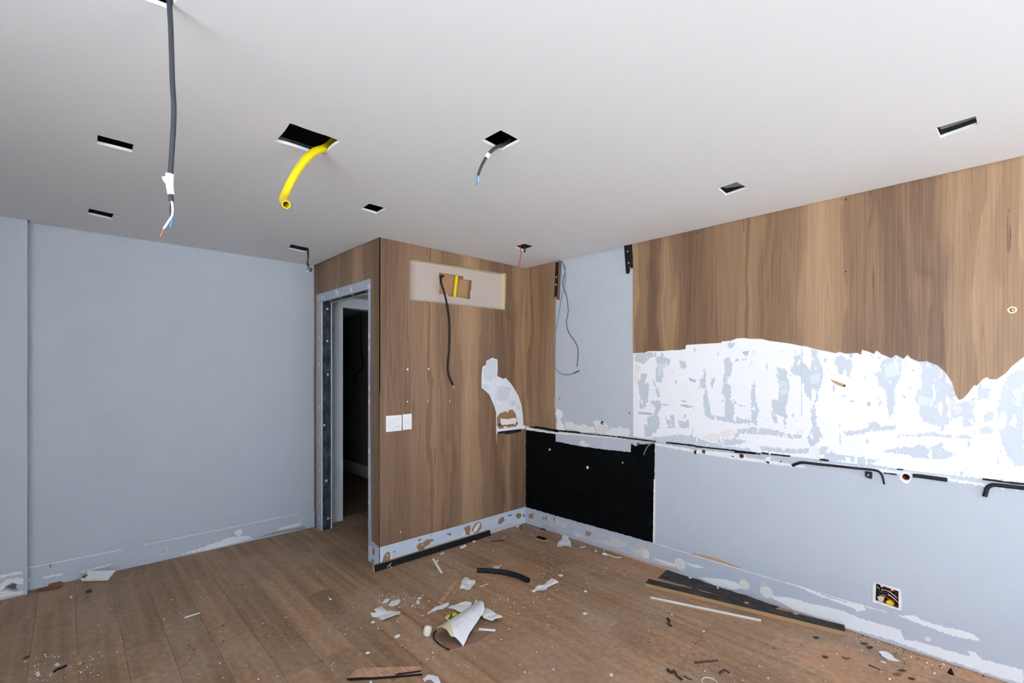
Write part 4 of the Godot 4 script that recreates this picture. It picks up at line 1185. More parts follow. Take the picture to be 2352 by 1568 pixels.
	for x in [1.53, 3.17]:
		part("frame_post", block(MB.new(), M.white, Vector3(x, 1.255, ZW + 0.1), Vector3(0.06, 2.45, 0.1), Basis.IDENTITY, 0.004), wn)
	for y in [0.055, 2.475]:
		part("frame_rail", block(MB.new(), M.white, Vector3(2.35, y, ZW + 0.1), Vector3(1.58, 0.05, 0.1), Basis.IDENTITY, 0.004), wn)
	var te := thing("added_terrace", "unseen pale paving added outside to bounce light onto the ceiling", "added_terrace", Vector3(0.5, -0.02, 7.5), "", "structure")  # out of view; added so sunlight bounces up through the openings
	part("paving", plate(MB.new(), PF, PackedVector2Array([Vector2(XW - 0.15, ZW + 0.2), Vector2(10, ZW + 0.2), Vector2(10, 12), Vector2(-11, 12), Vector2(-11, -8), Vector2(XW - 0.15, -8)]), [], -0.2, -0.02, M.added_terrace), te)
	var wo := thing("wall_far_left", "grey-blue wall with the sliding-door opening left of the viewer", "wall", Vector3(XW, 0, -1.5), "", "structure")
	part("drywall", plate(MB.new(), [Vector3(XW, 0, 0), Vector3(0, 0, 1), Vector3.UP, Vector3(1, 0, 0)], rect(-5.0, -0.01, ZW + 0.2, SLAB), [rect(-0.9, 0.03, 3.1, 2.5)], -0.12, 0.0, M.paint), wo)
	var w2 := thing("window_2", "tall white sliding-door frame in the wall left of the viewer", "window", Vector3(XW, 0.03, 1.15), "", "structure")
	for z in [-0.87, 1.1, 3.07]:
		part("frame_post", block(MB.new(), M.white, Vector3(XW - 0.06, 1.255, z), Vector3(0.08, 2.45, 0.06), Basis.IDENTITY, 0.004), w2)
	for y in [0.055, 2.475]:
		part("frame_rail", block(MB.new(), M.white, Vector3(XW - 0.06, y, 1.1), Vector3(0.08, 0.05, 3.88), Basis.IDENTITY, 0.004), w2)


# ---------------------------------------------------------------- doorway and what lies behind it
func build_doorway() -> void:
	var z0 := -4.604
	var z1 := -3.622
	var top := 2.225
	var dc := door_canvas()
	var dm := image_mat(dc.img, 0.75)
	var wd := thing("wall_doorway", "walnut-print clad end wall around a stripped doorway", "wall", Vector3(XD, 0, -4.1), "", "structure")
	var open := PackedVector2Array([Vector2(ZL - 0.0, -0.01), Vector2(z0, -0.01), Vector2(z0, top), Vector2(z1, top), Vector2(z1, -0.01), Vector2(ZB, -0.01), Vector2(ZB, SLAB), Vector2(ZL, SLAB)])
	part("drywall", plate(MB.new(), PD, open, [], -0.0125, 0.0, dm, M.board, dc.r), wd)
	part("rear_drywall", plate(MB.new(), PD, open, [], -0.107, -0.0945, M.paint, M.board), wd)
	var zo := -4.716
	var zi := -3.566
	var ot := 2.307
	var bb := 0.165
	var clad := PackedVector2Array([Vector2(ZL, bb), Vector2(zo, bb), Vector2(zo, ot), Vector2(zi, ot), Vector2(zi - 0.012, 1.2), Vector2(zi + 0.004, 0.5), Vector2(zi + 0.012, bb + 0.02), Vector2(ZB + 0.006, bb), Vector2(ZB + 0.006, CH + 0.004), Vector2(ZL, CH + 0.004)])
	part("laminate_panel", plate(MB.new(), PD, clad, [], 0.0, 0.006, M.lam, M.core, Rect2(-5.6, 0, 3.6, 2.6)), wd, "walnut-print panel cut round the doorway")
	part("foot_sliver", plate(MB.new(), PD, rect(ZL + 0.012, 0.0, zo - 0.012, bb + 0.02), [], -0.0, 0.003, M.brown), wd)
	var d1 := thing("door_1", "stripped doorway lined with galvanised steel studs", "doorway", Vector3(XD, 0, -4.1), "", "structure")
	# studs and head track between the two skins
	var sh := []
	for q in [pv([1.8416, 0.4182, 1.8416, 1.0321, 1.8386, 1.6503])]:
		for p in q:
			sh.append(disc(p, 0.011, 14))
	var js := [Vector3(0, 0, z0 - 0.005), Vector3(1, 0, 0), Vector3.UP, Vector3(0, 0, 1)]
	var stud := part("steel_stud", plate(MB.new(), js, rect(XD + 0.0125, 0.0, XD + 0.0945, top), sh, -0.0012, 0.0, M.steel), d1, "galvanised steel stud with round service holes")
	for x in [XD + 0.016, XD + 0.091]:
		part("stud_flange", block(MB.new(), M.steel, Vector3(x, top * 0.5, z0 - 0.0035), Vector3(0.007, top, 0.004), Basis.IDENTITY, 0.001), stud)
	for q in [pv([1.8536, 2.1628, 1.8536, 1.8469, 1.8579, 1.5181, 1.8451, 0.4777, 1.8622, 0.1073, 1.8238, 1.0251])]:
		for p in q:
			part("putty_dab", plate(MB.new(), [Vector3(0, 0, z0 - 0.005), Vector3(1, 0, 0), Vector3.UP, Vector3(0, 0, 1)], disc(p, 0.011, 10, 0.5), [], 0.0, 0.002, M.plaster), stud)
	part("steel_stud", block(MB.new(), M.steel, Vector3(XD + 0.0535, top * 0.5, z1 + 0.006), Vector3(0.082, top, 0.003)), d1)
	var head := part("head_track", block(MB.new(), M.steel, Vector3(XD + 0.0535, top + 0.006, (z0 + z1) * 0.5), Vector3(0.082, 0.003, z1 - z0)), d1, "galvanised head track over the doorway")
	for z in [-4.5, -4.26, -4.02, -3.74]:
		part("putty_dab", plate(MB.new(), [Vector3(0, top + 0.0045, 0), Vector3(1, 0, 0), Vector3(0, 0, 1), Vector3.DOWN], disc(Vector2(XD + 0.05, z), 0.016, 10, 0.6), [], 0.0, 0.002, M.plaster), head)
	part("stud_backing", plate(MB.new(), js, rect(XD + 0.0, 0.0, XD + 0.105, top), [], -0.075, -0.07, M.steel), d1)
	# the small lobby behind, its second opening and the unlit room past it
	var lob := thing("wall_lobby", "pale grey lobby wall seen through the doorway", "wall", Vector3(2.6, 0, ZL), "", "structure")
	var lx := 2.083
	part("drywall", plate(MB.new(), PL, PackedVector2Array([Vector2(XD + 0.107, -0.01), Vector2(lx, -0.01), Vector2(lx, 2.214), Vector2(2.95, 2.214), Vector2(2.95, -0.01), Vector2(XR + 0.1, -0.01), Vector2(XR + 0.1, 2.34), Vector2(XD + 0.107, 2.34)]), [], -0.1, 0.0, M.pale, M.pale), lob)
	part("lobby_ceiling", plate(MB.new(), [Vector3(0, 2.32, 0), Vector3(1, 0, 0), Vector3(0, 0, 1), Vector3.DOWN], rect(XD + 0.095, ZL - 0.1, XR + 0.1, ZB - 0.139), [], -0.1, 0.0, M.ceiling), lob)
	part("rear_skin", plate(MB.new(), PB, rect(XD + 0.107, -0.01, XR + 0.1, SLAB), [], -0.15, -0.138, M.paint), lob)
	part("end_wall", plate(MB.new(), PR, rect(ZL - 0.1, -0.01, ZB - 0.1, SLAB), [], -0.14, 0.0, M.paint), lob)
	var rm := thing("wall_inner_room", "bare walls of the unlit room beyond the lobby", "wall", Vector3(2.4, 0, -7.0), "", "structure")
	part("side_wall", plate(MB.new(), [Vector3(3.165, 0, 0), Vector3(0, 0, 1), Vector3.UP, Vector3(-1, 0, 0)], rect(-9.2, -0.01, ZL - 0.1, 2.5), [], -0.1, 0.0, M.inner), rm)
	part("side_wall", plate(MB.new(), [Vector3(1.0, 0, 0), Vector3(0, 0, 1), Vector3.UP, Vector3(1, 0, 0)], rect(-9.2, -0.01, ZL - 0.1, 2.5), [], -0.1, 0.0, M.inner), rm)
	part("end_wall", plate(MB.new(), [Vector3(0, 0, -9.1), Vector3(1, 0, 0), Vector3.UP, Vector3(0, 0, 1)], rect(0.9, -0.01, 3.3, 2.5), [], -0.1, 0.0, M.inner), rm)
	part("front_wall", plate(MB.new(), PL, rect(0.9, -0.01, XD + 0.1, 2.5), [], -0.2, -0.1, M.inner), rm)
	part("room_ceiling", plate(MB.new(), [Vector3(0, 2.4, 0), Vector3(1, 0, 0), Vector3(0, 0, 1), Vector3.DOWN], rect(0.9, -9.2, 3.3, ZL - 0.05), [], -0.1, 0.0, M.ceiling), rm)
	part("room_floor", plate(MB.new(), PF, rect(0.9, -9.2, 3.3, -4.9), [], -0.009, -0.001, M.brown), rm)
	var bs := thing("baseboard_inner_room", "low pale baseboard in the unlit room beyond", "baseboard", Vector3(3.15, 0, -6.5), "", "structure")
	part("board", block(MB.new(), M.white, Vector3(3.157, 0.085, -7.0), Vector3(0.015, 0.17, 4.1), Basis.IDENTITY, 0.003), bs)
	var hang := one("hanging_cable", "black cable loop hanging in the dark room past the doorway", "cable", tube(MB.new(), M.rubber, smooth_path([Vector3(3.12, 2.4, -6.55), Vector3(3.10, 1.9, -6.5), Vector3(3.11, 1.62, -6.45), Vector3(3.06, 1.50, -6.6), Vector3(3.07, 1.40, -6.63)]), 0.008, 6))


# ---------------------------------------------------------------- things fixed to the walls
func cyl(mb: MB, m: Material, c: Vector3, n: Vector3, r: float, h: float, sides := 10) -> MB:
	return tube(mb, m, [c, c + n * h], r, sides)


func build_wall_fittings() -> void:
	# switch and socket plates on the clad wall
	var y0 := pv([1.8964, 1.1315])[0].y
	var zf := ZB + 0.006
	var a := pv([1.8388, 1.1359])[0].x
	var b := pv([1.979, 1.1324])[0].x
	var pw := b - a
	var ph := 0.128
	var sp := thing("switch_plate", "square white wall plate with two switches and two sockets", "wall plate", Vector3((a + b) * 0.5, y0 - ph * 0.5, zf))
	part("plate", block(MB.new(), M.white, Vector3((a + b) * 0.5, y0, zf + 0.004), Vector3(pw, ph, 0.008), Basis.IDENTITY, 0.002), sp)
	for k in 2:
		part("rocker", block(MB.new(), M.paper, Vector3(a + pw * 0.32, y0 + (0.024 if k == 0 else -0.024), zf + 0.0095), Vector3(pw * 0.34, 0.044, 0.006), Basis.IDENTITY, 0.0015), sp)
		var so := part("socket", block(MB.new(), M.white, Vector3(a + pw * 0.70, y0 + (0.027 if k == 0 else -0.027), zf + 0.009), Vector3(pw * 0.30, 0.022, 0.003), Basis.IDENTITY, 0.001), sp)
		for j in 3:
			part("pin_hole", cyl(MB.new(), M.grey, Vector3(a + pw * 0.70 + (j - 1) * 0.009, y0 + (0.027 if k == 0 else -0.027) + (0.003 if j == 1 else 0.0), zf + 0.0104), Vector3(0, 0, 1), 0.0026, 0.0006, 8), so)
	var a2 := pv([1.989, 1.1317])[0].x
	var b2 := pv([2.0724, 1.1327])[0].x
	var s2 := thing("switch_plate", "narrow white wall plate with one wide rocker beside the sockets", "wall plate", Vector3((a2 + b2) * 0.5, y0 - ph * 0.5, zf))
	part("plate", block(MB.new(), M.white, Vector3((a2 + b2) * 0.5, y0 + 0.004, zf + 0.004), Vector3(b2 - a2, ph, 0.008), Basis.IDENTITY, 0.002), s2)
	part("rocker", block(MB.new(), M.paper, Vector3((a2 + b2) * 0.5, y0 + 0.004, zf + 0.0095), Vector3((b2 - a2) * 0.6, 0.046, 0.006), Basis.IDENTITY, 0.0015), s2)
	# plugs and screw holes left in the cladding
	var k := 0
	var where := ["upper row, nearest the doorway", "upper row, right of its twin", "lower row, nearest the doorway", "lower row, in the middle", "lower row, nearest the torn patch", "near the foot, above the skirting scar"]
	for q in [pv([2.0355, 1.5659, 2.2381, 1.5703, 2.0355, 1.3004, 2.2337, 1.2955, 2.4604, 1.2857, 1.7936, 0.3493])]:
		for p in q:
			if k == 5:
				p = pv([1.971, 0.2427])[0]
			one("wall_plug", "tiny white screw plug in the clad wall, %s" % where[k], "wall plug", plate(MB.new(), PB, disc(p, 0.009 if k < 2 else 0.006, 8, 0.5), [], 0.006, 0.0085, M.plaster), "screw plugs in the clad wall")
			k += 1
	var hs := ["beside the ceiling, left of the pair", "beside the ceiling, right of the pair", "in the middle of the torn panel"]
	k = 0
	for q in [pv([-1.6006, 2.5769, -0.6853, 2.5805, -0.6875, 2.1484])]:
		for p in q:
			one("screw_hole", "small dark screw hole in the wide panel, %s" % hs[k], "screw hole", plate(MB.new(), PR, disc(p, 0.005, 8), [], 0.006, 0.0066, M.dark), "screw holes in the wide panel")
			k += 1
	# small round anchor near the right edge
	var ap := pv([-0.0005, 1.8526])[0]
	var an := thing("wall_anchor", "small round metal anchor in the walnut-print panel at the right", "wall anchor", Vector3(XR, ap.y, ap.x))
	part("collar", plate(MB.new(), PR, disc(ap, 0.017, 16, 0.15), [disc(ap, 0.010, 12)], 0.006, 0.009, M.cream), an)
	part("plug", plate(MB.new(), PR, disc(ap, 0.010, 12), [], 0.004, 0.0065, M.brown), an)
	part("screw", cyl(MB.new(), M.chrome, Vector3(XR - 0.006, ap.y, ap.x + 0.002), Vector3(-1, 0, 0), 0.0045, 0.003), an)
	# torn splinter stuck to the skim
	one("splinter", "tan wood splinter stuck to the scraped white skim", "splinter", plate(MB.new(), PR, pv([-0.7658, 1.4988, -0.7439, 1.4923, -0.6902, 1.4683, -0.6863, 1.4617, -0.693, 1.4542, -0.7325, 1.4688, -0.7554, 1.4854]), [], 0.0, 0.007, M.rawwood))
	one("nail", "dark nail head at the end of the tan splinter", "nail", cyl(MB.new(), M.dark, Vector3(XR - 0.0068, pv([-0.694, 1.4626])[0].y, pv([-0.694, 1.4626])[0].x), Vector3(-1, 0, 0), 0.006, 0.002, 8))
	# black steel brackets hanging below the ceiling at each side of the bare strip
	var bi := 0
	for q in [pv([-2.9936, 2.59, -2.9361, 2.5906, -2.9552, 2.2314, -3.013, 2.2504]), pv([-2.2217, 2.6074, -2.1651, 2.6072, -2.1526, 2.4064, -2.1901, 2.4087, -2.1985, 2.3664, -2.1859, 2.3863])]:
		var lab: String = ["long black steel strap with three bolts beside the narrow panel", "short black steel strap with a bent tip beside the wide panel"][bi]
		var br := thing("steel_strap", lab, "bracket", Vector3(XR, q[2].y, q[0].x), "black straps below the ceiling")
		var h0: float = 0.006 if bi == 0 else 0.0
		var body: PackedVector2Array = q if bi == 0 else pv([-2.2217, 2.6074, -2.1651, 2.6072, -2.1526, 2.4064, -2.1817, 2.4038, -2.1922, 2.3655, -2.2027, 2.367])
		part("bar", plate(MB.new(), PR, body, [], h0, h0 + 0.012, M.black_metal, M.black_metal), br)
		var lip := [body[1], body[2]] if bi == 0 else [body[0], body[5]]
		part("lip", plate(MB.new(), PR, Geometry2D.offset_polyline(PackedVector2Array([lip[0], lip[1]]), 0.003)[0], [], h0, h0 + 0.03, M.black_metal if bi == 1 else M.brown), br)
		var bolts: Array = [pv([-2.9823, 2.4475, -2.9878, 2.3774, -2.9906, 2.2527]), pv([-2.1985, 2.5483, -2.1901, 2.4523, -2.1734, 2.4061])][bi]
		for p in bolts[0] if bolts[0] is Array else bolts:
			part("bolt", cyl(MB.new(), M.chrome if bi == 1 else M.cream, Vector3(XR - h0 - 0.012, p.y, p.x), Vector3(-1, 0, 0), 0.008, 0.004, 8), br)
		bi += 1
	# thin wires down the bare strip
	one("thin_wire", "thin dark grey wire snaking down the bare grey strip", "wire", tube(MB.new(), M.greywire, smooth_path([Vector3(3.399, 2.5904, -2.9283), Vector3(3.399, 2.5612, -2.9013), Vector3(3.399, 2.4923, -2.88), Vector3(3.399, 2.3822, -2.9121), Vector3(3.399, 2.3049, -2.8853), Vector3(3.399, 2.2323, -2.8587), Vector3(3.399, 2.1087, -2.8429), Vector3(3.399, 2.0087, -2.864), Vector3(3.399, 1.9133, -2.8377), Vector3(3.399, 1.8247, -2.7651), Vector3(3.399, 1.7593, -2.7294), Vector3(3.399, 1.6716, -2.7294), Vector3(3.399, 1.5919, -2.7395)]), 0.0035, 6))
	one("thin_wire", "pale blue wire curling into a loose hook on the bare strip", "wire", tube(tube(MB.new(), M.skyblue, smooth_path([Vector3(3.391, 2.5688, -2.9052), Vector3(3.391, 2.4778, -2.8732), Vector3(3.391, 2.3569, -2.8838), Vector3(3.391, 2.2104, -2.9268), Vector3(3.391, 1.9672, -2.9813), Vector3(3.391, 1.8323, -3.0257), Vector3(3.391, 1.72, -3.0481), Vector3(3.391, 1.6106, -3.0145), Vector3(3.391, 1.5397, -2.9485), Vector3(3.391, 1.5154, -2.8626), Vector3(3.391, 1.532, -2.7688)]), 0.004, 6), M.black, smooth_path([Vector3(3.391, 1.532, -2.7688), Vector3(3.391, 1.5559, -2.7078)]), 0.0045, 6))
	# strips of black rubber seal peeling off under the skim
	var seals := [["long bent black rubber seal strip with a curling tail", [Vector3(3.401, 0.9416, -0.9729), Vector3(3.401, 0.9599, -0.943), Vector3(3.401, 0.9699, -0.9111), Vector3(3.401, 0.9708, -0.8276), Vector3(3.401, 0.9733, -0.7362), Vector3(3.401, 0.9747, -0.6382), Vector3(3.401, 0.977, -0.555), Vector3(3.401, 0.9712, -0.5268), Vector3(3.401, 0.9509, -0.5128), Vector3(3.401, 0.9269, -0.5069), Vector3(3.401, 0.9027, -0.5029)], 0.010],
		["straight black rubber seal stub right of the round pipe hole", [Vector3(3.403, 0.9724, -0.3771), Vector3(3.403, 0.9739, -0.3533), Vector3(3.403, 0.9731, -0.2995), Vector3(3.403, 0.9718, -0.237)], 0.011],
		["hooked black rubber seal strip at the right edge of the photo", [Vector3(3.401, 0.9113, -0.0963), Vector3(3.401, 0.9344, -0.0916), Vector3(3.401, 0.9552, -0.087), Vector3(3.401, 0.9706, -0.0745), Vector3(3.401, 0.9766, -0.053), Vector3(3.401, 0.9778, 0.0389), Vector3(3.401, 0.9785, 0.134)], 0.010],
		["thin grey wire hook over the top corner of the black film", [Vector3(3.399, 0.874, -2.0481), Vector3(3.399, 0.9072, -2.0362), Vector3(3.399, 0.9487, -2.0126), Vector3(3.399, 0.9692, -1.9854), Vector3(3.399, 0.9761, -1.9546)], 0.005]]
	for s in seals:
		one("rubber_seal" if s != seals[3] else "wire_hook", s[0], "seal strip" if s != seals[3] else "wire", tube(MB.new(), M.rubber if s != seals[3] else M.grey, smooth_path(s[1]), s[2], 7, 0.0, s[2] * 0.45 if s == seals[0] else -1.0), "peeling black seal strips" if s != seals[3] else "")
	var cl := pv([-0.5751, 0.9496])[0]
	var clip := thing("cable_clip", "black clip hanging under the long rubber seal strip", "clip", Vector3(XR, cl.y - 0.015, cl.x))
	part("body", block(MB.new(), M.rubber, Vector3(XR - 0.009, cl.y, cl.x), Vector3(0.018, 0.028, 0.034), Basis.IDENTITY, 0.003), clip)
	part("tongue", block(MB.new(), M.rubber, Vector3(XR - 0.012, cl.y - 0.018, cl.x + 0.004), Vector3(0.012, 0.009, 0.026), Basis(Vector3(1, 0, 0), 0.15), 0.002), clip)
	part("screw", cyl(MB.new(), M.white, Vector3(XR - 0.018, cl.y - 0.004, cl.x), Vector3(-1, 0, 0), 0.004, 0.003, 8), clip)
	# dead wire clamp on the box wall corner
	# junction box full of wires, low on the right wall
	var jc := pv([-0.4906, 0.2658])[0]
	var jb := thing("junction_box", "open junction box stuffed with coloured wires in the right wall", "junction box", Vector3(XR, jc.y - 0.06, jc.x))
	var inner := pv([-0.5417, 0.3224, -0.4401, 0.3103, -0.4401, 0.2145, -0.5435, 0.2223])
	part("rim", plate(MB.new(), PR, roughen(pv([-0.5567, 0.3228, -0.5064, 0.3254, -0.4306, 0.3258, -0.4268, 0.2708, -0.4277, 0.2044, -0.4671, 0.2047, -0.5223, 0.2097, -0.5577, 0.2071, -0.5577, 0.2629]), 0.02, 0.002), [inner], 0.0, 0.004, M.plaster), jb, "white plaster rim")
	var cup := MB.new()
	for i in 4:
		var p := inner[i]
		var q := inner[(i + 1) % 4]
		cup.quad(cup.surf(M.dark), Vector3(XR - 0.001, p.y, p.x), Vector3(XR - 0.001, q.y, q.x), Vector3(XR + 0.07, q.y, q.x), Vector3(XR + 0.07, p.y, p.x), Vector3(0, q.x - p.x, p.y - q.y).normalized())
	cup.quad(cup.surf(M.dark), Vector3(XR + 0.07, inner[0].y, inner[0].x), Vector3(XR + 0.07, inner[1].y, inner[1].x), Vector3(XR + 0.07, inner[2].y, inner[2].x), Vector3(XR + 0.07, inner[3].y, inner[3].x), Vector3(-1, 0, 0))
	part("box", cup, jb)
	for w in [["red", [Vector3(3.431, 0.2895, -0.5195), Vector3(3.431, 0.2888, -0.4927), Vector3(3.431, 0.2954, -0.4663), Vector3(3.431, 0.2874, -0.4476)]], ["red", [Vector3(3.423, 0.2601, -0.5068), Vector3(3.423, 0.251, -0.4916), Vector3(3.423, 0.2443, -0.4765), Vector3(3.423, 0.2472, -0.4615)]], ["red", [Vector3(3.426, 0.2855, -0.4581), Vector3(3.426, 0.2738, -0.4507), Vector3(3.426, 0.2567, -0.4451)]], ["red", [Vector3(3.436, 0.3034, -0.5242), Vector3(3.436, 0.3013, -0.5011), Vector3(3.436, 0.3043, -0.4707)]],
			["white", [Vector3(3.419, 0.273, -0.4872), Vector3(3.419, 0.2638, -0.4721), Vector3(3.419, 0.2548, -0.4572), Vector3(3.419, 0.2411, -0.4424)]], ["white", [Vector3(3.431, 0.2846, -0.5195), Vector3(3.431, 0.2887, -0.5003), Vector3(3.431, 0.282, -0.4776), Vector3(3.431, 0.2624, -0.4514)]], ["greywire", [Vector3(3.426, 0.2594, -0.5342), Vector3(3.426, 0.2733, -0.5149), Vector3(3.426, 0.2763, -0.492), Vector3(3.426, 0.2673, -0.4694)]], ["greywire", [Vector3(3.421, 0.2553, -0.5296), Vector3(3.421, 0.267, -0.5027), Vector3(3.421, 0.264, -0.4837)]],
			["yellow", [Vector3(3.441, 0.2964, -0.5405), Vector3(3.441, 0.2855, -0.5366), Vector3(3.441, 0.2856, -0.5288)]], ["green", [Vector3(3.431, 0.2739, -0.537), Vector3(3.431, 0.2761, -0.5234), Vector3(3.431, 0.2729, -0.5042)]], ["black", [Vector3(3.423, 0.2316, -0.4652), Vector3(3.423, 0.2308, -0.454), Vector3(3.423, 0.2301, -0.4429)]], ["red", [Vector3(3.429, 0.2776, -0.4924), Vector3(3.429, 0.2657, -0.4848), Vector3(3.429, 0.2579, -0.466), Vector3(3.429, 0.2573, -0.4474)]]]:
		part("wire", tube(MB.new(), M[w[0]], smooth_path(w[1], 4), 0.0025, 6), jb, "%s wire" % (w[0] if w[0] != "greywire" else "grey"))
	for p in [Vector3(3.431, 0.3095, -0.5176), Vector3(3.431, 0.3046, -0.47)]:
		part("terminal", cyl(MB.new(), M.cream, p, Vector3(-1, 0, 0), 0.007, 0.01, 8), jb)
	part("plaster_crumb", plate(MB.new(), PR, roughen(pv([-0.5397, 0.243, -0.5203, 0.2521, -0.505, 0.2454, -0.5127, 0.2187, -0.5319, 0.2215]), 0.01, 0.004), [], -0.04, -0.006, M.cream), jb)
	part("plaster_crumb", plate(MB.new(), PR, roughen(pv([-0.4974, 0.2289, -0.4785, 0.2428, -0.4599, 0.228, -0.4673, 0.2135, -0.4899, 0.2125]), 0.01, 0.004), [], -0.04, -0.008, M.yellow), jb)
	# cable out of the hatch, and the yellow conduit in the cavity
	var hc := thing("hatch_cable", "black cable dropping out of the hatch down the clad wall", "cable", Vector3(2.35, 1.4, ZB + 0.02))
	var p0: Array = [Vector3(2.4722, 2.4105, -3.531)]
	p0.append_array([Vector3(2.4278, 2.3985, -3.491)])
	p0.append_array([Vector3(2.3931, 2.3801, -3.451)])
	p0.append_array([Vector3(2.3603, 2.3313, -3.407), Vector3(2.3762, 2.2879, -3.407)])
	p0.append_array([Vector3(2.401, 2.2143, -3.403), Vector3(2.4335, 2.0877, -3.403), Vector3(2.4498, 1.9433, -3.403), Vector3(2.4475, 1.7513, -3.403), Vector3(2.4335, 1.6169, -3.403), Vector3(2.4381, 1.5288, -3.403), Vector3(2.4663, 1.4672, -3.403), Vector3(2.49, 1.4282, -3.403)])
	part("sheath", tube(MB.new(), M.rubber, smooth_path(p0), 0.0095, 8, 0.0, 0.0075), hc)
	part("wire_end", tube(MB.new(), M.chrome, [Vector3(2.49, 1.4282, -3.403), Vector3(2.4971, 1.3971, -3.403)], 0.004, 6), hc, "bare wire tip")
	one("conduit", "yellow conduit crossing behind the sawn hole of the hatch", "conduit", tube(MB.new(), M.yellow, smooth_path([Vector3(2.6296, 2.5284, -3.526), Vector3(2.6221, 2.4547, -3.526), Vector3(2.6096, 2.3645, -3.526), Vector3(2.5923, 2.2259, -3.526), Vector3(2.58, 2.1605, -3.526)]), 0.0165, 10))


# ---------------------------------------------------------------- things hanging from the ceiling
func build_ceiling_fittings() -> void:
	var lc := thing("pendant_cable", "long dark cable hanging from the ceiling with stripped wire ends", "cable", Vector3(0.21, 1.95, -1.65))
	part("sheath", tube(MB.new(), M.cable, smooth_path([Vector3(0.2058, 2.6715, -1.6473), Vector3(0.2089, 2.6207, -1.6484), Vector3(0.2107, 2.5934, -1.6467), Vector3(0.2134, 2.5314, -1.6442), Vector3(0.2153, 2.457, -1.6425), Vector3(0.2171, 2.3702, -1.6408), Vector3(0.2198, 2.3082, -1.6382), Vector3(0.2193, 2.2524, -1.6387), Vector3(0.2162, 2.178, -1.6416), Vector3(0.213, 2.1073, -1.6446), Vector3(0.213, 2.0664, -1.6446), Vector3(0.2144, 2.0329, -1.6433)]), 0.0067, 10), lc)
	var tp := part("tape", tube(MB.new(), M.tape, smooth_path([Vector3(0.2116, 2.1098, -1.6459), Vector3(0.2116, 2.0788, -1.6459), Vector3(0.2144, 2.0515, -1.6433)]), 0.0106, 10, 0.0, 0.0082), lc, "white insulating tape")
	var flag := MB.new()
	var fp: Array = [Vector3(0.1941, 2.1011, -1.6583), Vector3(0.201, 2.1027, -1.6491), Vector3(0.2087, 2.0994, -1.639), Vector3(0.2114, 2.0772, -1.6365), Vector3(0.2055, 2.078, -1.6448), Vector3(0.1986, 2.0875, -1.6541)]
	for i in range(1, 5):
		flag.tri(flag.surf(M.tape), fp[0], fp[i], fp[i + 1], Vector3(-0.68, 0, 0.73), Vector3(-0.68, 0, 0.73), Vector3(-0.68, 0, 0.73), Vector2.ZERO, Vector2.RIGHT, Vector2.ONE)
		var off := Vector3(0.7, 0, -0.72) * 0.0015
		flag.tri(flag.surf(M.tape), fp[0] + off, fp[i] + off, fp[i + 1] + off, -Vector3(-0.68, 0, 0.73), -Vector3(-0.68, 0, 0.73), -Vector3(-0.68, 0, 0.73), Vector2.ZERO, Vector2.RIGHT, Vector2.ONE)
	part("tape_flag", flag, tp)
	var ww := part("core_wire", tube(MB.new(), M.tape, smooth_path([Vector3(0.2153, 2.0353, -1.6425), Vector3(0.2175, 2.013, -1.6404), Vector3(0.2162, 1.9919, -1.6416), Vector3(0.208, 1.9733, -1.6493), Vector3(0.199, 1.9547, -1.6578)]), 0.0028, 7), lc, "white core wire")
	part("copper_tip", tube(MB.new(), M.copper, [Vector3(0.199, 1.9547, -1.6578), Vector3(0.1922, 1.9324, -1.6642)], 0.0017, 6), ww)
	part("core_wire", tube(MB.new(), M.blue, smooth_path([Vector3(0.2133, 2.0361, -1.6471), Vector3(0.2132, 2.0206, -1.6499), Vector3(0.2163, 1.9995, -1.6469), Vector3(0.2168, 1.9833, -1.6465), Vector3(0.2132, 1.9597, -1.6499)]), 0.0028, 7), lc, "blue core wire")
	part("core_wire", tube(MB.new(), M.cable, smooth_path([Vector3(0.2142, 2.0361, -1.6462), Vector3(0.2133, 2.0137, -1.6471), Vector3(0.2142, 1.9901, -1.6462)]), 0.0028, 7), lc, "dark core wire")
	one("conduit", "bent yellow corrugated conduit hanging out of the largest ceiling hole", "conduit", tube(MB.new(), M.yellow, smooth_path([Vector3(0.986, 2.7237, -2.341), Vector3(0.9322, 2.655, -2.2956), Vector3(0.8868, 2.6096, -2.2559), Vector3(0.8375, 2.5718, -2.2336), Vector3(0.7984, 2.5238, -2.2293), Vector3(0.7636, 2.4672, -2.2346), Vector3(0.737, 2.4076, -2.2459), Vector3(0.7164, 2.3544, -2.2516), Vector3(0.6993, 2.312, -2.2265), Vector3(0.6916, 2.273, -2.1651)], 7), 0.0185, 16, 0.78, 0.0175))
	var tc := thing("taped_cable", "short dark cable drooping from the diamond-shaped ceiling hole", "cable", Vector3(1.45, 2.4, -1.6))
	part("sheath", tube(MB.new(), M.cable, smooth_path([Vector3(1.5438, 2.6561, -1.6506), Vector3(1.5054, 2.6228, -1.6456), Vector3(1.4585, 2.5962, -1.6485), Vector3(1.4313, 2.5712, -1.6604), Vector3(1.418, 2.549, -1.6729), Vector3(1.4048, 2.5186, -1.6854), Vector3(1.3945, 2.4883, -1.6951), Vector3(1.3871, 2.458, -1.7021)]), 0.0082, 8, 0.0, 0.0065), tc)
	part("tape", tube(MB.new(), M.tape, smooth_path([Vector3(1.4239, 2.5591, -1.6674), Vector3(1.4151, 2.5409, -1.6757)]), 0.0105, 8), tc, "white tape band")
	part("core_wire", tube(MB.new(), M.blue, smooth_path([Vector3(1.3871, 2.458, -1.7021), Vector3(1.3842, 2.4398, -1.7048), Vector3(1.382, 2.4155, -1.7069)]), 0.004, 6), tc, "blue core wire")
	part("core_wire", tube(MB.new(), M.tape, smooth_path([Vector3(1.3917, 2.46, -1.7045), Vector3(1.3903, 2.4337, -1.7059)]), 0.003, 6), tc, "white core wire")
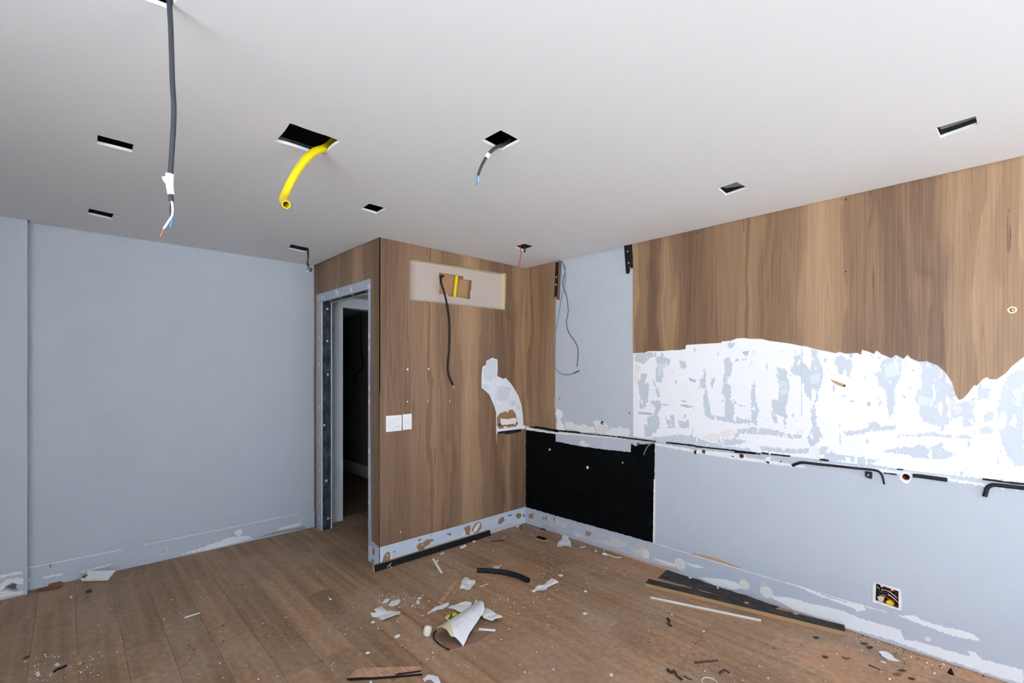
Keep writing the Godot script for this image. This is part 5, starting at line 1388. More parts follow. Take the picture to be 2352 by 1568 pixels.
	var sc := thing("spot_connector", "small grey lamp connector dangling from a slot by the left corner", "connector", Vector3(1.6, 2.35, -4.6))
	part("lead", tube(MB.new(), M.rubber, smooth_path([Vector3(1.4929, 2.6213, -4.1581), Vector3(1.4825, 2.5822, -4.0992), Vector3(1.4838, 2.5268, -4.0979), Vector3(1.4798, 2.4751, -4.1017), Vector3(1.4879, 2.4418, -4.0941)]), 0.008, 6), sc)
	part("lead", tube(MB.new(), M.grey, smooth_path([Vector3(1.4788, 2.5169, -4.0889), Vector3(1.4707, 2.4654, -4.0965), Vector3(1.4788, 2.4285, -4.0889)]), 0.005, 6), sc)
	var cb: Vector3 = [Vector3(1.4932, 2.416, -4.089)][0]
	var tb := Basis(Vector3(0.6858, 0, -0.7278).normalized(), 0.42) * Basis(Vector3.UP, 0.8)
	part("housing", block(MB.new(), M.grey, cb, Vector3(0.045, 0.036, 0.03), tb, 0.004), sc)
	part("lens", block(MB.new(), M.white, cb - tb.y * 0.022, Vector3(0.045, 0.008, 0.03), tb, 0.002), sc, "white face of the connector")
	one("thin_wire", "thin red wire hanging from the hole in the far corner", "wire", tube(MB.new(), M.red, smooth_path([Vector3(2.8109, 2.6356, -2.8748), Vector3(2.7733, 2.5964, -2.8416), Vector3(2.7787, 2.5414, -2.8366), Vector3(2.7706, 2.4754, -2.8441), Vector3(2.76, 2.4278, -2.8542)]), 0.0028, 6))
	one("thin_wire", "short black wire pair at the hole in the far corner", "wire", tube(tube(MB.new(), M.black, smooth_path([Vector3(2.8292, 2.6228, -2.8301), Vector3(2.8027, 2.5927, -2.8139), Vector3(2.7947, 2.5524, -2.8215)]), 0.003, 6), M.black, smooth_path([Vector3(2.8027, 2.5927, -2.8139), Vector3(2.8, 2.5487, -2.8165)]), 0.003, 6))
	# old lamp cans left up in two of the holes on the right
	var cans := [["dark lamp housing left inside the square hole near the torn panel", pv([2.804, -1.1483, 2.7309, -1.1628, 2.7169, -1.0552, 2.8374, -1.0535])], ["dark lamp housing left inside the long slot at the upper right", pv([2.7471, -0.2219, 2.747, -0.106, 2.7991, -0.104, 2.8188, -0.2162])]]
	for c in cans:
		one("lamp_housing", c[0], "lamp housing", plate(MB.new(), PC, c[1], [], -0.03, -0.02, M.grey, M.grey), "lamp housings left above the ceiling")


# ---------------------------------------------------------------- debris on the floor
func bar_between(mb: MB, m: Material, a: Vector3, b: Vector3, w: float, h: float, ch := 0.001, roll := 0.0) -> MB:
	var x := (b - a).normalized()
	var z := x.cross(Vector3.UP).normalized()
	var y := z.cross(x)
	var bs := Basis(x, y, z)
	if roll != 0.0:
		bs = Basis(x, roll) * bs
	return block(mb, m, (a + b) * 0.5, Vector3(a.distance_to(b), h, w), bs, ch)


func build_debris() -> void:
	var tilt := func(dir: Vector2, k: float, base: Callable) -> Callable:
		return func(p: Vector2) -> float: return p.dot(dir) * k + base.call(p)
	# skirting strip leaning at the foot of the clad wall: brown top edge, black glued face
	var sk := thing("skirting_strip", "long black-faced skirting strip lying along the clad wall", "skirting strip", Vector3(2.3, 0, -3.3))
	var sa: Vector3 = [Vector3(1.7242, 0, -3.3721)][0]
	var sb: Vector3 = [Vector3(2.9127, 0, -3.3981)][0]
	sb.z = maxf(sb.z, ZB + 0.042)
	var along := (sb - sa).normalized()
	var side := along.cross(Vector3.UP).normalized()
	var foot := MB.new()
	var nrm := side * (1.0 if side.dot(Vector3(0, 0, 1)) > 0 else -1.0)
	var thick := -nrm * 0.021
	var upv := Vector3.UP * 0.047 - nrm * 0.014
	var fs := foot.surf(M.black)
	foot.quad(fs, sa, sb, sb + upv, sa + upv, nrm)
	part("glued_face", foot, sk)
	var bk := MB.new()
	var bs := bk.surf(M.core)
	bk.quad(bs, sa + upv, sb + upv, sb + upv + thick, sa + upv + thick, Vector3.UP)
	bk.quad(bs, sa + thick, sb + thick, sb + upv + thick, sa + upv + thick, -nrm)
	bk.quad(bk.surf(M.cream), sa, sa + upv, sa + upv + thick, sa + thick, -along)
	bk.quad(bs, sb, sb + upv, sb + upv + thick, sb + thick, along)
	bk.quad(bs, sa, sb, sb + thick, sa + thick, Vector3.DOWN)
	part("board", bk, sk, "brown board edge")
	# a wing screw against it
	var wsp: Vector3 = [Vector3(1.8367, 0, -3.3544)][0]
	var ws := thing("wing_anchor", "small metal wing anchor in front of the black skirting strip", "anchor", wsp)
	part("shank", tube(MB.new(), M.chrome, [wsp + Vector3(0.014, 0.003, 0.012), wsp + Vector3(0.004, 0.03, -0.002)], 0.003, 6), ws)
	part("wing", block(MB.new(), M.chrome, wsp + Vector3(-0.008, 0.024, 0.0), Vector3(0.034, 0.010, 0.004), Basis(Vector3.UP, 0.5) * Basis(Vector3(0, 0, 1), 0.3), 0.001), ws)
	part("wing", block(MB.new(), M.chrome, wsp + Vector3(0.012, 0.032, -0.004), Vector3(0.032, 0.010, 0.004), Basis(Vector3.UP, 0.5) * Basis(Vector3(0, 0, 1), 0.25), 0.001), ws)

	# bars by the right wall
	var ba: Vector3 = [Vector3(3.0641, 0.026, -1.8214)][0]
	var bb: Vector3 = [Vector3(3.3866, 0.026, -0.6804)][0]
	bb.x = minf(bb.x, XR - 0.06)
	var bar := thing("glued_batten", "long wooden batten with a black glued top beside the right wall", "batten", (ba + bb) * 0.5 * Vector3(1, 0, 1))
	var bm1 := bar_between(MB.new(), M.core, Vector3(ba.x, 0.013, ba.z), Vector3(bb.x, 0.013, bb.z), 0.080, 0.026, 0.001)
	part("board", bm1, bar)
	var bm2 := bar_between(MB.new(), M.darkglue, Vector3(ba.x, 0.0275, ba.z), Vector3(bb.x, 0.0275, bb.z), 0.081, 0.003, 0.001)
	part("glue_layer", bm2, bar, "black glue layer")
	for q in [[Vector3(3.2477, 0.02, -1.1977), Vector3(3.3273, 0.02, -0.9323)]]:
		for p in q:
			part("torn_spot", plate(MB.new(), PF, roughen(disc(Vector2(p.x, p.z), 0.016, 8, 0.6), 0.01, 0.003), [], 0.0288, 0.0302, M.rawwood), bar)
	var wa: Vector3 = [Vector3(2.8886, 0.012, -1.6906)][0]
	var wb: Vector3 = [Vector3(3.1178, 0.012, -1.0651)][0]
	one("white_strip", "straight white edge strip lying in front of the glued batten", "strip", bar_between(bar_between(MB.new(), M.core, Vector3(wa.x, 0.005, wa.z), Vector3(wb.x, 0.005, wb.z), 0.024, 0.010, 0.0005), M.white, Vector3(wa.x, 0.0115, wa.z), Vector3(wb.x, 0.0115, wb.z), 0.025, 0.003, 0.0005))
	var bsl := pv([3.2242, -1.8216, 3.4586, -1.8486, 3.4588, -1.7053, 3.4592, -1.4415, 3.4872, -1.3304, 3.427, -1.0524, 3.3479, -1.0642, 3.3019, -1.2597, 3.2614, -1.5431])
	for i in bsl.size():
		bsl[i].x = minf(bsl[i].x, XR - 0.012)
	one("glue_sheet", "torn flat sheet of dark backing between batten and wall", "sheet", sheet(MB.new(), M.darkglue, roughen(bsl, 0.03, 0.005), crumple(0.006, 0.05, 4), 0.002, 0.03))
	one("dark_sliver", "dark pointed sliver sticking out from under the batten", "sliver", plate(MB.new(), PF, pv([3.2147, -1.1667, 3.2398, -1.1278, 3.2562, -1.0452, 3.2211, -1.0491, 3.2177, -1.0888]), [], 0.0, 0.004, M.darkwood))

	# black foam tube
	one("foam_tube", "curved black foam pipe sleeve on the floor before the clad wall", "foam sleeve", tube(MB.new(), M.rubber, smooth_path([Vector3(2.2967, 0.018, -2.8287), Vector3(2.3501, 0.018, -2.7674), Vector3(2.4005, 0.018, -2.6982), Vector3(2.4399, 0.018, -2.6183), Vector3(2.4576, 0.018, -2.5181), Vector3(2.4556, 0.018, -2.4293)], 9), 0.0185, 12, 0.6, -1.0, 0.012))

	# loose paper and laminate
	var big := thing("curled_sheet", "large curled white laminate sheet arching off the floor", "laminate sheet", [Vector3(1.736, 0, -2.2884)][0])
	var sp0: Vector3 = [Vector3(1.5744, 0.03, -2.3193)][0]
	var sp1: Vector3 = [Vector3(1.6163, 0.03, -2.1145)][0]
	var ad := Vector2(sp1.x - sp0.x, sp1.z - sp0.z)
	var al := ad.length()
	ad = ad.normalized()
	var o2 := Vector2(sp0.x, sp0.z)
	var arch := func(p: Vector2) -> float:
		var s := clampf((p - o2).dot(ad) / (al * 1.15), -0.1, 1.2)
		return 0.062 * sin(clampf(0.18 + s * 0.95, 0.0, 1.1) * PI) + 0.004 * wob.get_noise_2d(p.x * 700.0, p.y * 700.0)
	part("flap", sheet(MB.new(), M.paper, roughen(pv([1.5745, -2.3189, 1.8273, -2.3636, 1.9319, -2.419, 1.9868, -2.4567, 1.9395, -2.3262, 1.9002, -2.2668, 1.8638, -2.2394, 1.6888, -2.1569, 1.6172, -2.1146, 1.6102, -2.1324, 1.595, -2.1667, 1.5776, -2.1746, 1.579, -2.2663]), 0.02, 0.002), arch, 0.0025, 0.014, 0.0045, M.darkwood), big)
	var flap_low := last_low
	part("wing", sheet(MB.new(), M.paper, pv([1.952, -2.3454, 1.9602, -2.3012, 1.9643, -2.2332, 1.9678, -2.1745, 1.9485, -2.1723, 1.8937, -2.1838, 1.8864, -2.2106, 1.8792, -2.2579, 1.9001, -2.3077]), crumple(0.012, 0.06, 14), 0.002, 0.014, 0.018, M.darkwood), big, "torn white wing of the sheet")
	part("stain_patch", sheet(MB.new(), M.cream, roughen(pv([1.5732, -2.3107, 1.631, -2.3152, 1.6428, -2.2728, 1.6201, -2.2332, 1.6058, -2.1934, 1.59, -2.1678, 1.5748, -2.1708, 1.5761, -2.2537]), 0.015, 0.004), func(p: Vector2) -> float: return arch.call(p), 0.0006, 0.012, 0.0045 + 0.0026, null, flap_low), big, "cream stain near its lifted corner")
	one("paper_scrap", "white paper tongue tucked behind the large curled sheet", "paper", sheet(MB.new(), M.paper, pv([1.811, -2.5355, 1.8783, -2.5331, 1.9418, -2.5162, 1.9551, -2.488, 1.9584, -2.4654, 1.8833, -2.4228, 1.8549, -2.395, 1.8368, -2.4192, 1.8219, -2.4659, 1.8111, -2.5056]), crumple(0.012, 0.05, 15), 0.0014, 0.012))
	one("paper_scrap", "white crescent-shaped paper scrap left of the curled sheet", "paper", sheet(MB.new(), M.paper, pv([1.6734, -2.5652, 1.707, -2.5804, 1.7566, -2.5968, 1.8036, -2.5982, 1.8538, -2.5835, 1.8375, -2.5585, 1.8103, -2.5462, 1.7988, -2.5533, 1.7731, -2.5402, 1.7699, -2.5543, 1.7425, -2.5617, 1.7059, -2.5596, 1.6705, -2.5536]), crumple(0.010, 0.05, 16), 0.0014, 0.01))
	one("paper_scrap", "folded white paper with a pointed left corner near the curled sheet", "paper", sheet(MB.new(), M.paper, pv([1.3993, -2.7949, 1.4318, -2.787, 1.4448, -2.8426, 1.5074, -2.8495, 1.5002, -2.7766, 1.5163, -2.7555, 1.5521, -2.689, 1.5273, -2.6556, 1.4634, -2.6733, 1.4164, -2.6634, 1.4225, -2.7395, 1.3958, -2.7609]), crumple(0.016, 0.05, 17), 0.0012, 0.012))
	one("paper_scrap", "crumpled white square of paper below the foam sleeve", "paper", sheet(MB.new(), M.paper, pv([2.0319, -2.6996, 2.1253, -2.7964, 2.1782, -2.8248, 2.1822, -2.7894, 2.1702, -2.7541, 2.1873, -2.7125, 2.1427, -2.6674, 2.0671, -2.6358, 2.0489, -2.6764]), crumple(0.014, 0.07, 18), 0.0012, 0.012))
	one("paper_scrap", "long twisted white paper strip right of the foam sleeve", "paper", sheet(MB.new(), M.paper, pv([2.3556, -2.3204, 2.4755, -2.3397, 2.5345, -2.3332, 2.6136, -2.3435, 2.6107, -2.2714, 2.5315, -2.2869, 2.4666, -2.2622, 2.3844, -2.2878, 2.3614, -2.2785]), crumple(0.016, 0.06, 19), 0.0012, 0.012))
	one("paper_scrap", "white waisted paper scrap near the inner corner", "paper", sheet(MB.new(), M.paper, pv([3.1513, -2.7646, 3.2439, -2.8276, 3.2816, -2.823, 3.4134, -2.9253, 3.4224, -2.9001, 3.4382, -2.8752, 3.3465, -2.7932, 3.3232, -2.7529, 3.2419, -2.6734, 3.2048, -2.6851, 3.2147, -2.7343, 3.1653, -2.7281]), crumple(0.014, 0.07, 20), 0.0012, 0.012))
	one("paper_scrap", "bent white paper scrap at the bottom edge of the photo", "paper", sheet(MB.new(), M.paper, pv([1.2997, -2.0342, 1.3386, -2.0455, 1.3568, -2.0223, 1.3657, -1.9958, 1.3489, -1.9471, 1.3237, -1.9537, 1.3266, -1.9971, 1.3104, -2.0124, 1.2939, -2.007]), crumple(0.010, 0.05, 21), 0.0012, 0.01))
	one("paper_scrap", "small torn white paper lying by the right wall among dry seeds", "paper", sheet(MB.new(), M.paper, pv([3.2425, -0.5038, 3.282, -0.4933, 3.2825, -0.4714, 3.2685, -0.4478, 3.2511, -0.4383, 3.232, -0.4077, 3.2134, -0.4332, 3.2013, -0.4597, 3.2144, -0.4831, 3.2364, -0.4937]), crumple(0.012, 0.06, 22), 0.0012, 0.01))
	one("paper_scrap", "tiny white paper flake beside the dry seeds", "paper", sheet(MB.new(), M.paper, pv([3.1586, -0.4861, 3.1763, -0.4774, 3.1624, -0.4577, 3.1469, -0.4624]), crumple(0.004, 0.06, 23), 0.001, 0.01))
	one("plastic_scrap", "rounded clear plastic scrap above the black foam sleeve", "plastic", sheet(MB.new(), M.clear, pv([2.4562, -2.8303, 2.4855, -2.8262, 2.4947, -2.794, 2.5299, -2.8035, 2.491, -2.774, 2.4301, -2.758, 2.4335, -2.7935]), crumple(0.012, 0.06, 24), 0.001, 0.01))
	# colourful carton corner
	var cp: Vector3 = [Vector3(1.7513, 0, -2.3981)][0]
	var carton := thing("label_card", "yellow and green printed card half under the curled sheet", "card", cp)
	part("card", sheet(MB.new(), M.green, pv([1.7251, -2.4488, 1.7769, -2.456, 1.8044, -2.4624, 1.8078, -2.4269, 1.7601, -2.402, 1.7232, -2.3994]), crumple(0.004, 0.04, 25), 0.0016, 0.012), carton)
	part("yellow_print", plate(MB.new(), PF, pv([1.7274, -2.443, 1.7528, -2.454, 1.7683, -2.4464, 1.7504, -2.4283, 1.728, -2.4149]), [], 0.006, 0.0075, M.yellow), carton)
	part("yellow_print", plate(MB.new(), PF, pv([1.7781, -2.4442, 1.8007, -2.4551, 1.8067, -2.4387, 1.8031, -2.4206, 1.7759, -2.4147, 1.7618, -2.4175]), [], 0.006, 0.0075, M.yellow), carton)
	part("white_border", plate(MB.new(), PF, pv([1.7201, -2.443, 1.7279, -2.446, 1.7235, -2.3954, 1.7139, -2.393]), [], 0.006, 0.0078, M.paper), carton)
	one("dark_strip", "dark curled rubber strip under the lower edge of the curled sheet", "strip", bar_between(tube(MB.new(), M.rubber, smooth_path([Vector3(1.5937, 0.006, -2.3516), Vector3(1.5705, 0.006, -2.3367), Vector3(1.5493, 0.006, -2.3117), Vector3(1.5392, 0.006, -2.286), Vector3(1.5338, 0.006, -2.2507), Vector3(1.5318, 0.006, -2.2188), Vector3(1.5332, 0.006, -2.1843), Vector3(1.5357, 0.006, -2.152)]), 0.0055, 6, 0.0, 0.003), M.rubber, [Vector3(1.5367, 0.005, -2.1614)][0], [Vector3(1.5391, 0.005, -2.143)][0], 0.012, 0.008))
	# plastic cap
	var cap: Vector3 = [Vector3(1.5329, 0, -2.3568)][0]
	var cm := MB.new()
	var ce := []
	for i in 9:
		ce.append(i)
	var prof := [[0.0, 0.0195], [0.004, 0.0225], [0.018, 0.0235], [0.032, 0.0235], [0.042, 0.0225], [0.0485, 0.019], [0.0515, 0.012], [0.0525, 0.0]]
	var cs := cm.surf(M.cream)
	var capm := mat(Color8(232, 224, 204), 0.45)
	cs = cm.surf(capm)
	var ca := Vector3(0.18, 0.96, 0.10).normalized()
	var cxv := ca.cross(Vector3(0, 0, 1)).normalized()
	var czv := cxv.cross(ca)
	for i in prof.size() - 1:
		for k in 18:
			var q := []
			var nn := []
			for e in [[i, k], [i, k + 1], [i + 1, k + 1], [i + 1, k]]:
				var t: float = TAU * e[1] / 18.0
				var d := cxv * cos(t) + czv * sin(t)
				q.append(cap + Vector3(0, 0.004, 0) + ca * prof[e[0]][0] + d * prof[e[0]][1])
				nn.append((d + ca * (0.0 if e[0] < 4 else 0.5 * (e[0] - 3))).normalized())
			cm.tri(cs, q[0], q[1], q[2], nn[0], nn[1], nn[2], Vector2.ZERO, Vector2.RIGHT, Vector2.ONE)
			cm.tri(cs, q[0], q[2], q[3], nn[0], nn[2], nn[3], Vector2.ZERO, Vector2.ONE, Vector2.DOWN)
	for i in 18:
		var t0 := TAU * i / 18.0
		var t1 := TAU * (i + 1) / 18.0
		cm.tri(cs, cap + Vector3(0, 0.004, 0), cap + Vector3(0, 0.004, 0) + (cxv * cos(t0) + czv * sin(t0)) * 0.0195, cap + Vector3(0, 0.004, 0) + (cxv * cos(t1) + czv * sin(t1)) * 0.0195, -ca, -ca, -ca, Vector2.ZERO, Vector2.RIGHT, Vector2.ONE)
	one("plastic_stopper", "small rounded ivory plastic cap standing left of the curled sheet", "cap", cm)

	# flat offcuts of board
	one("laminate_offcut", "flat brown laminate offcut under the lower end of the curled sheet", "offcut", plate(MB.new(), PF, pv([1.5827, -2.331, 1.6252, -2.3154, 1.6361, -2.1745, 1.7475, -2.2, 1.8303, -2.122, 1.8194, -2.1019, 1.6925, -2.0928, 1.6075, -2.1173, 1.5726, -2.1285, 1.5374, -2.1348, 1.5545, -2.2229]), [], 0.0, 0.0035, mat(Color8(146, 112, 90), 0.7), M.core))
	var off := thing("laminate_offcut", "walnut-print offcut with scorched black edges at the bottom of the photo", "offcut", [Vector3(1.1827, 0, -2.2095)][0])
	part("board", plate(MB.new(), PF, pv([1.0318, -2.2972, 1.0851, -2.3296, 1.1269, -2.3152, 1.1952, -2.2534, 1.3446, -2.1279, 1.3411, -2.1033, 1.3192, -2.072, 1.204, -2.154, 1.1155, -2.2184]), [], 0.0, 0.006, M.ply, M.core), off)
	part("scorched_edge", plate(MB.new(), PF, pv([1.0205, -2.2938, 1.0743, -2.256, 1.1322, -2.2038, 1.2023, -2.1509, 1.3173, -2.069, 1.3142, -2.061, 1.1979, -2.1431, 1.1277, -2.1951, 1.0257, -2.2771]), [], 0.0, 0.0065, M.black), off, "black scorched lower edge")
	part("scorch_mark", plate(MB.new(), PF, pv([1.2097, -2.1575, 1.2342, -2.1515, 1.2853, -2.118, 1.3288, -2.0944, 1.3227, -2.0828, 1.2787, -2.1071, 1.2169, -2.1435]), [], 0.006, 0.0066, M.black), off, "black glue streak")
	one("wood_splinter", "long tan wood splinter pointing away from the curled sheet", "splinter", bar_between(MB.new(), M.ply, [Vector3(1.8102, 0.006, -2.6155)][0], [Vector3(2.0824, 0.006, -2.8083)][0], 0.032, 0.008, 0.001))
	one("wood_splinter", "small pale splinter right of the crumpled white square", "splinter", bar_between(MB.new(), mat(Color8(214, 190, 150), 0.8), [Vector3(2.1508, 0.004, -2.6243)][0], [Vector3(2.2278, 0.004, -2.6185)][0], 0.009, 0.005, 0.001))
	one("wood_splinter", "tan chip of wood on the floor near the bottom left", "splinter", plate(MB.new(), PF, pv([0.0266, -3.4568, 0.0447, -3.4634, 0.0563, -3.3825, 0.0385, -3.3765]), [], 0.0, 0.012, M.rawwood))
	one("dark_sliver", "thin dark sliver before the inner corner", "sliver", bar_between(MB.new(), M.twig, [Vector3(2.801, 0.003, -3.2556)][0], [Vector3(2.9024, 0.003, -3.1905)][0], 0.007, 0.005, 0.001))
	one("wood_block", "small dark block with a charred top near the inner corner", "block", bar_between(bar_between(MB.new(), M.core, [Vector3(3.1727, 0.008, -3.0252)][0], [Vector3(3.1814, 0.008, -2.9237)][0], 0.05, 0.014, 0.001), M.felt, [Vector3(3.1708, 0.017, -3.0233)][0], [Vector3(3.1793, 0.017, -2.9217)][0], 0.05, 0.004, 0.001))
	one("dark_chip", "small dark chip at the foot of the right wall by the corner", "chip", bar_between(MB.new(), M.twig, [Vector3(3.3777, 0.006, -3.1735)][0], [Vector3(3.39, 0.006, -3.1268)][0], 0.024, 0.01, 0.001))
	one("white_stick", "white plastic strip lying before the skirting strip", "strip", bar_between(bar_between(MB.new(), M.white, [Vector3(2.1939, 0.004, -3.2759)][0], [Vector3(2.0881, 0.004, -3.0055)][0], 0.018, 0.007, 0.001), M.white, [Vector3(2.1654, 0.005, -3.1898)][0], [Vector3(2.2058, 0.005, -3.2242)][0], 0.012, 0.008, 0.001))
	one("white_stick", "thin white stick right of the curled sheet", "strip", bar_between(MB.new(), M.white, [Vector3(1.7947, 0.005, -2.194)][0], [Vector3(1.8575, 0.005, -2.1152)][0], 0.011, 0.009, 0.001))
	one("white_stick", "short white stick alone on the left of the floor", "strip", bar_between(MB.new(), M.white, [Vector3(0.5344, 0.003, -3.5656)][0], [Vector3(0.616, 0.003, -3.5695)][0], 0.011, 0.005, 0.001))
	one("white_stick", "tiny white stick near the waisted paper scrap", "strip", bar_between(MB.new(), M.white, [Vector3(3.2773, 0.003, -2.6025)][0], [Vector3(3.3272, 0.003, -2.5839)][0], 0.010, 0.005, 0.001))
	one("yellow_scrap", "tiny yellow thread left of the folded paper", "scrap", bar_between(MB.new(), M.yellow, [Vector3(1.0513, 0.003, -2.8929)][0], [Vector3(1.0646, 0.003, -2.8804)][0], 0.004, 0.003, 0.0005))
	one("white_hook", "white broken plastic hook near the foot of the right wall", "hook", tube(tube(MB.new(), M.cream, smooth_path([Vector3(3.4081, 0.006, -2.4434), Vector3(3.342, 0.006, -2.3942), Vector3(3.3111, 0.006, -2.3558), Vector3(3.3117, 0.006, -2.3025), Vector3(3.3068, 0.006, -2.2552), Vector3(3.347, 0.006, -2.2302)]), 0.005, 6), M.white, [Vector3(3.2941, 0.008, -2.3781), Vector3(3.3011, 0.008, -2.3396)], 0.009, 8))
	var tl := thing("terminal_block", "small white plastic block with a hole before the skirting strip", "block", [Vector3(2.5398, 0, -3.3227)][0])
	part("body", bar_between(MB.new(), M.white, [Vector3(2.5036, 0.006, -3.3065)][0], [Vector3(2.5694, 0.006, -3.3297)][0], 0.022, 0.012, 0.001), tl)
	part("hole", cyl(MB.new(), M.dark, [Vector3(2.5324, 0.0122, -3.313)][0], Vector3.UP, 0.005, 0.0006, 8), tl)
	one("terminal_block", "smaller white plastic block nearest the end of the skirting strip", "block", bar_between(MB.new(), M.white, [Vector3(2.6725, 0.005, -3.3541)][0], [Vector3(2.7007, 0.005, -3.3577)][0], 0.018, 0.010, 0.001))

	# broken pieces at the left wall
	var wp := thing("board_offcut", "folded white board offcut leaning at the foot of the left wall", "offcut", [Vector3(0.1394, 0, -4.6577)][0])
	var e0: Vector3 = [Vector3(0.0707, 0.022, -4.6741)][0]
	var e1: Vector3 = [Vector3(0.2177, 0.022, -4.5554)][0]
	var ex := (e1 - e0).normalized()
	var eb := Basis(ex, Vector3.UP, ex.cross(Vector3.UP).normalized())
	if eb.z.z < 0.0:
		eb = Basis(ex, Vector3.UP, -ex.cross(Vector3.UP).normalized())
	var et := Basis(ex, 0.42) * eb
	var ew := e0.distance_to(e1)
	part("cover", block(MB.new(), M.white, (e0 + e1) * 0.5 - et.z * 0.038 + et.y * 0.004, Vector3(ew, 0.013, 0.078), et, 0.002), wp)
	part("folded_lip", block(MB.new(), M.white, (e0 + e1) * 0.5 - et.z * 0.010 - Vector3(0, 0.006, 0), Vector3(ew * 0.96, 0.012, 0.02), et, 0.002), wp)
	part("broken_edge", block(MB.new(), M.brown, e0 - et.z * 0.036 + ex * 0.014 - Vector3(0, 0.0045, 0), Vector3(0.02, 0.034, 0.06), eb, 0.002), wp, "brown broken edge")
	one("wood_splinter", "flat reddish wood splinters at the foot of the left wall", "splinter", plate(plate(MB.new(), PF, pv([-0.1699, -4.6934, -0.149, -4.7412, -0.1, -4.7505, -0.0221, -4.6912, -0.0552, -4.6529, -0.1211, -4.6742]), [], 0.0, 0.008, mat(Color8(128, 84, 62), 0.8)), PF, pv([-0.1018, -4.7421, -0.0944, -4.8065, -0.0362, -4.775, -0.0188, -4.7065, -0.0558, -4.6988]), [], 0.008, 0.016, mat(Color8(146, 100, 74), 0.8)))
	one("dark_pebble", "dark pebble below the folded white board offcut", "pebble", plate(MB.new(), PF, disc(pv([0.1102, -4.4486])[0], 0.016, 9, 0.4), [], 0.0, 0.012, M.twig))
	one("dark_sliver", "black curled sliver at the bottom left of the floor", "sliver", tube(MB.new(), M.black, smooth_path([Vector3(-0.0497, 0.004, -3.3802), Vector3(-0.0403, 0.004, -3.3975), Vector3(-0.0258, 0.004, -3.3985), Vector3(-0.0062, 0.004, -3.4098)]), 0.006, 6))
	one("dark_sliver", "short dark sliver near the left edge of the floor", "sliver", tube(MB.new(), M.twig, smooth_path([Vector3(-0.17, 0.003, -3.6509), Vector3(-0.162, 0.003, -3.6593), Vector3(-0.1523, 0.003, -3.6614)]), 0.005, 6))

	# scraps by the right wall and in the right foreground
	var twigs := [["thin dark stick with a pale end in the right foreground", [Vector3(2.4232, 0.004, -1.1561), Vector3(2.471, 0.004, -1.1214), Vector3(2.533, 0.004, -1.0786)], 0.0045], ["knotted dark rubber shred at the bottom right", [Vector3(2.2601, 0.006, -1.225), Vector3(2.2535, 0.006, -1.2021), Vector3(2.2731, 0.006, -1.1933), Vector3(2.2486, 0.006, -1.1639), Vector3(2.2406, 0.006, -1.1343)], 0.008], ["small bent dark shred right of the knotted shred", [Vector3(2.2771, 0.003, -1.1434), Vector3(2.2753, 0.003, -1.1218), Vector3(2.2767, 0.003, -1.102)], 0.004],
		["angled black shred in the right foreground", [Vector3(2.4286, 0.005, -1.0296), Vector3(2.4593, 0.005, -1.0248), Vector3(2.4744, 0.005, -1.0155), Vector3(2.4659, 0.005, -0.9945)], 0.0055], ["dark crumbly shred left of the white strip", [Vector3(2.7283, 0.005, -1.4787), Vector3(2.7095, 0.005, -1.454), Vector3(2.6756, 0.005, -1.4444), Vector3(2.6681, 0.005, -1.4175)], 0.008], ["wavy brown twig among the dry seeds", [Vector3(3.0727, 0.003, -0.5179), Vector3(3.0706, 0.003, -0.5034), Vector3(3.0703, 0.003, -0.4893), Vector3(3.0628, 0.003, -0.4707)], 0.0035],
		["pale brown curl of twig among the dry seeds", [Vector3(3.051, 0.003, -0.6314), Vector3(3.0492, 0.003, -0.6197), Vector3(3.0606, 0.003, -0.607), Vector3(3.0761, 0.003, -0.6026)], 0.003], ["thin dark stem at the foot of the inner corner", [Vector3(3.3155, 0.004, -3.3846), Vector3(3.2723, 0.004, -3.3343), Vector3(3.2153, 0.004, -3.2823)], 0.005], ["small dark shred lying beside the glued batten", [Vector3(3.1825, 0.034, -1.537), Vector3(3.1831, 0.034, -1.5133), Vector3(3.1736, 0.034, -1.4811)], 0.005]]
	for t in twigs:
		one("dark_shred", t[0], "shred", tube(MB.new(), M.twig, smooth_path(t[1]), t[2], 6, 0.0, t[2] * 0.6), "dark shreds on the floor")
	var ring := []
	var rc: Vector3 = [Vector3(2.3239, 0.004, -1.0326)][0]
	for i in 25:
		ring.append(rc + Vector3(cos(TAU * i / 24.0) * 0.036, 0.0, sin(TAU * i / 24.0) * 0.036))
	one("white_ring", "thin white plastic ring at the bottom edge of the photo", "ring", tube(MB.new(), M.white, ring, 0.0022, 6))
	var cone: Vector3 = [Vector3(3.2931, 0, -0.2162)][0]
	one("dark_cone", "small upright dark shard by the foot of the right wall", "shard", tube(MB.new(), M.black, [cone, cone + Vector3(0.0, 0.03, 0.0)], 0.014, 5, 0.0, 0.002))
	# dry seed pods
	var pods := [Vector3(3.1637, 0.005, -0.7829), Vector3(3.2925, 0.005, -0.5771), Vector3(3.2688, 0.005, -0.5472), Vector3(2.9824, 0.005, -0.6952), Vector3(3.1374, 0.005, -0.3908), Vector3(3.0801, 0.005, -0.4061), Vector3(3.0878, 0.005, -0.3472), Vector3(3.4311, 0.005, -0.3434)]
	var said := ["dark seed pod nearest the end of the batten", "long dark seed pod above the torn white paper", "seed pod touching the long dark pod", "lone dark seed pod in the middle of the right foreground", "slim dark seed pod at the bottom, furthest from the wall edge", "paler seed pod beside the slim pod at the bottom", "round dark seed pod lowest at the bottom right", "pale brown seed pod closest to the right wall"]
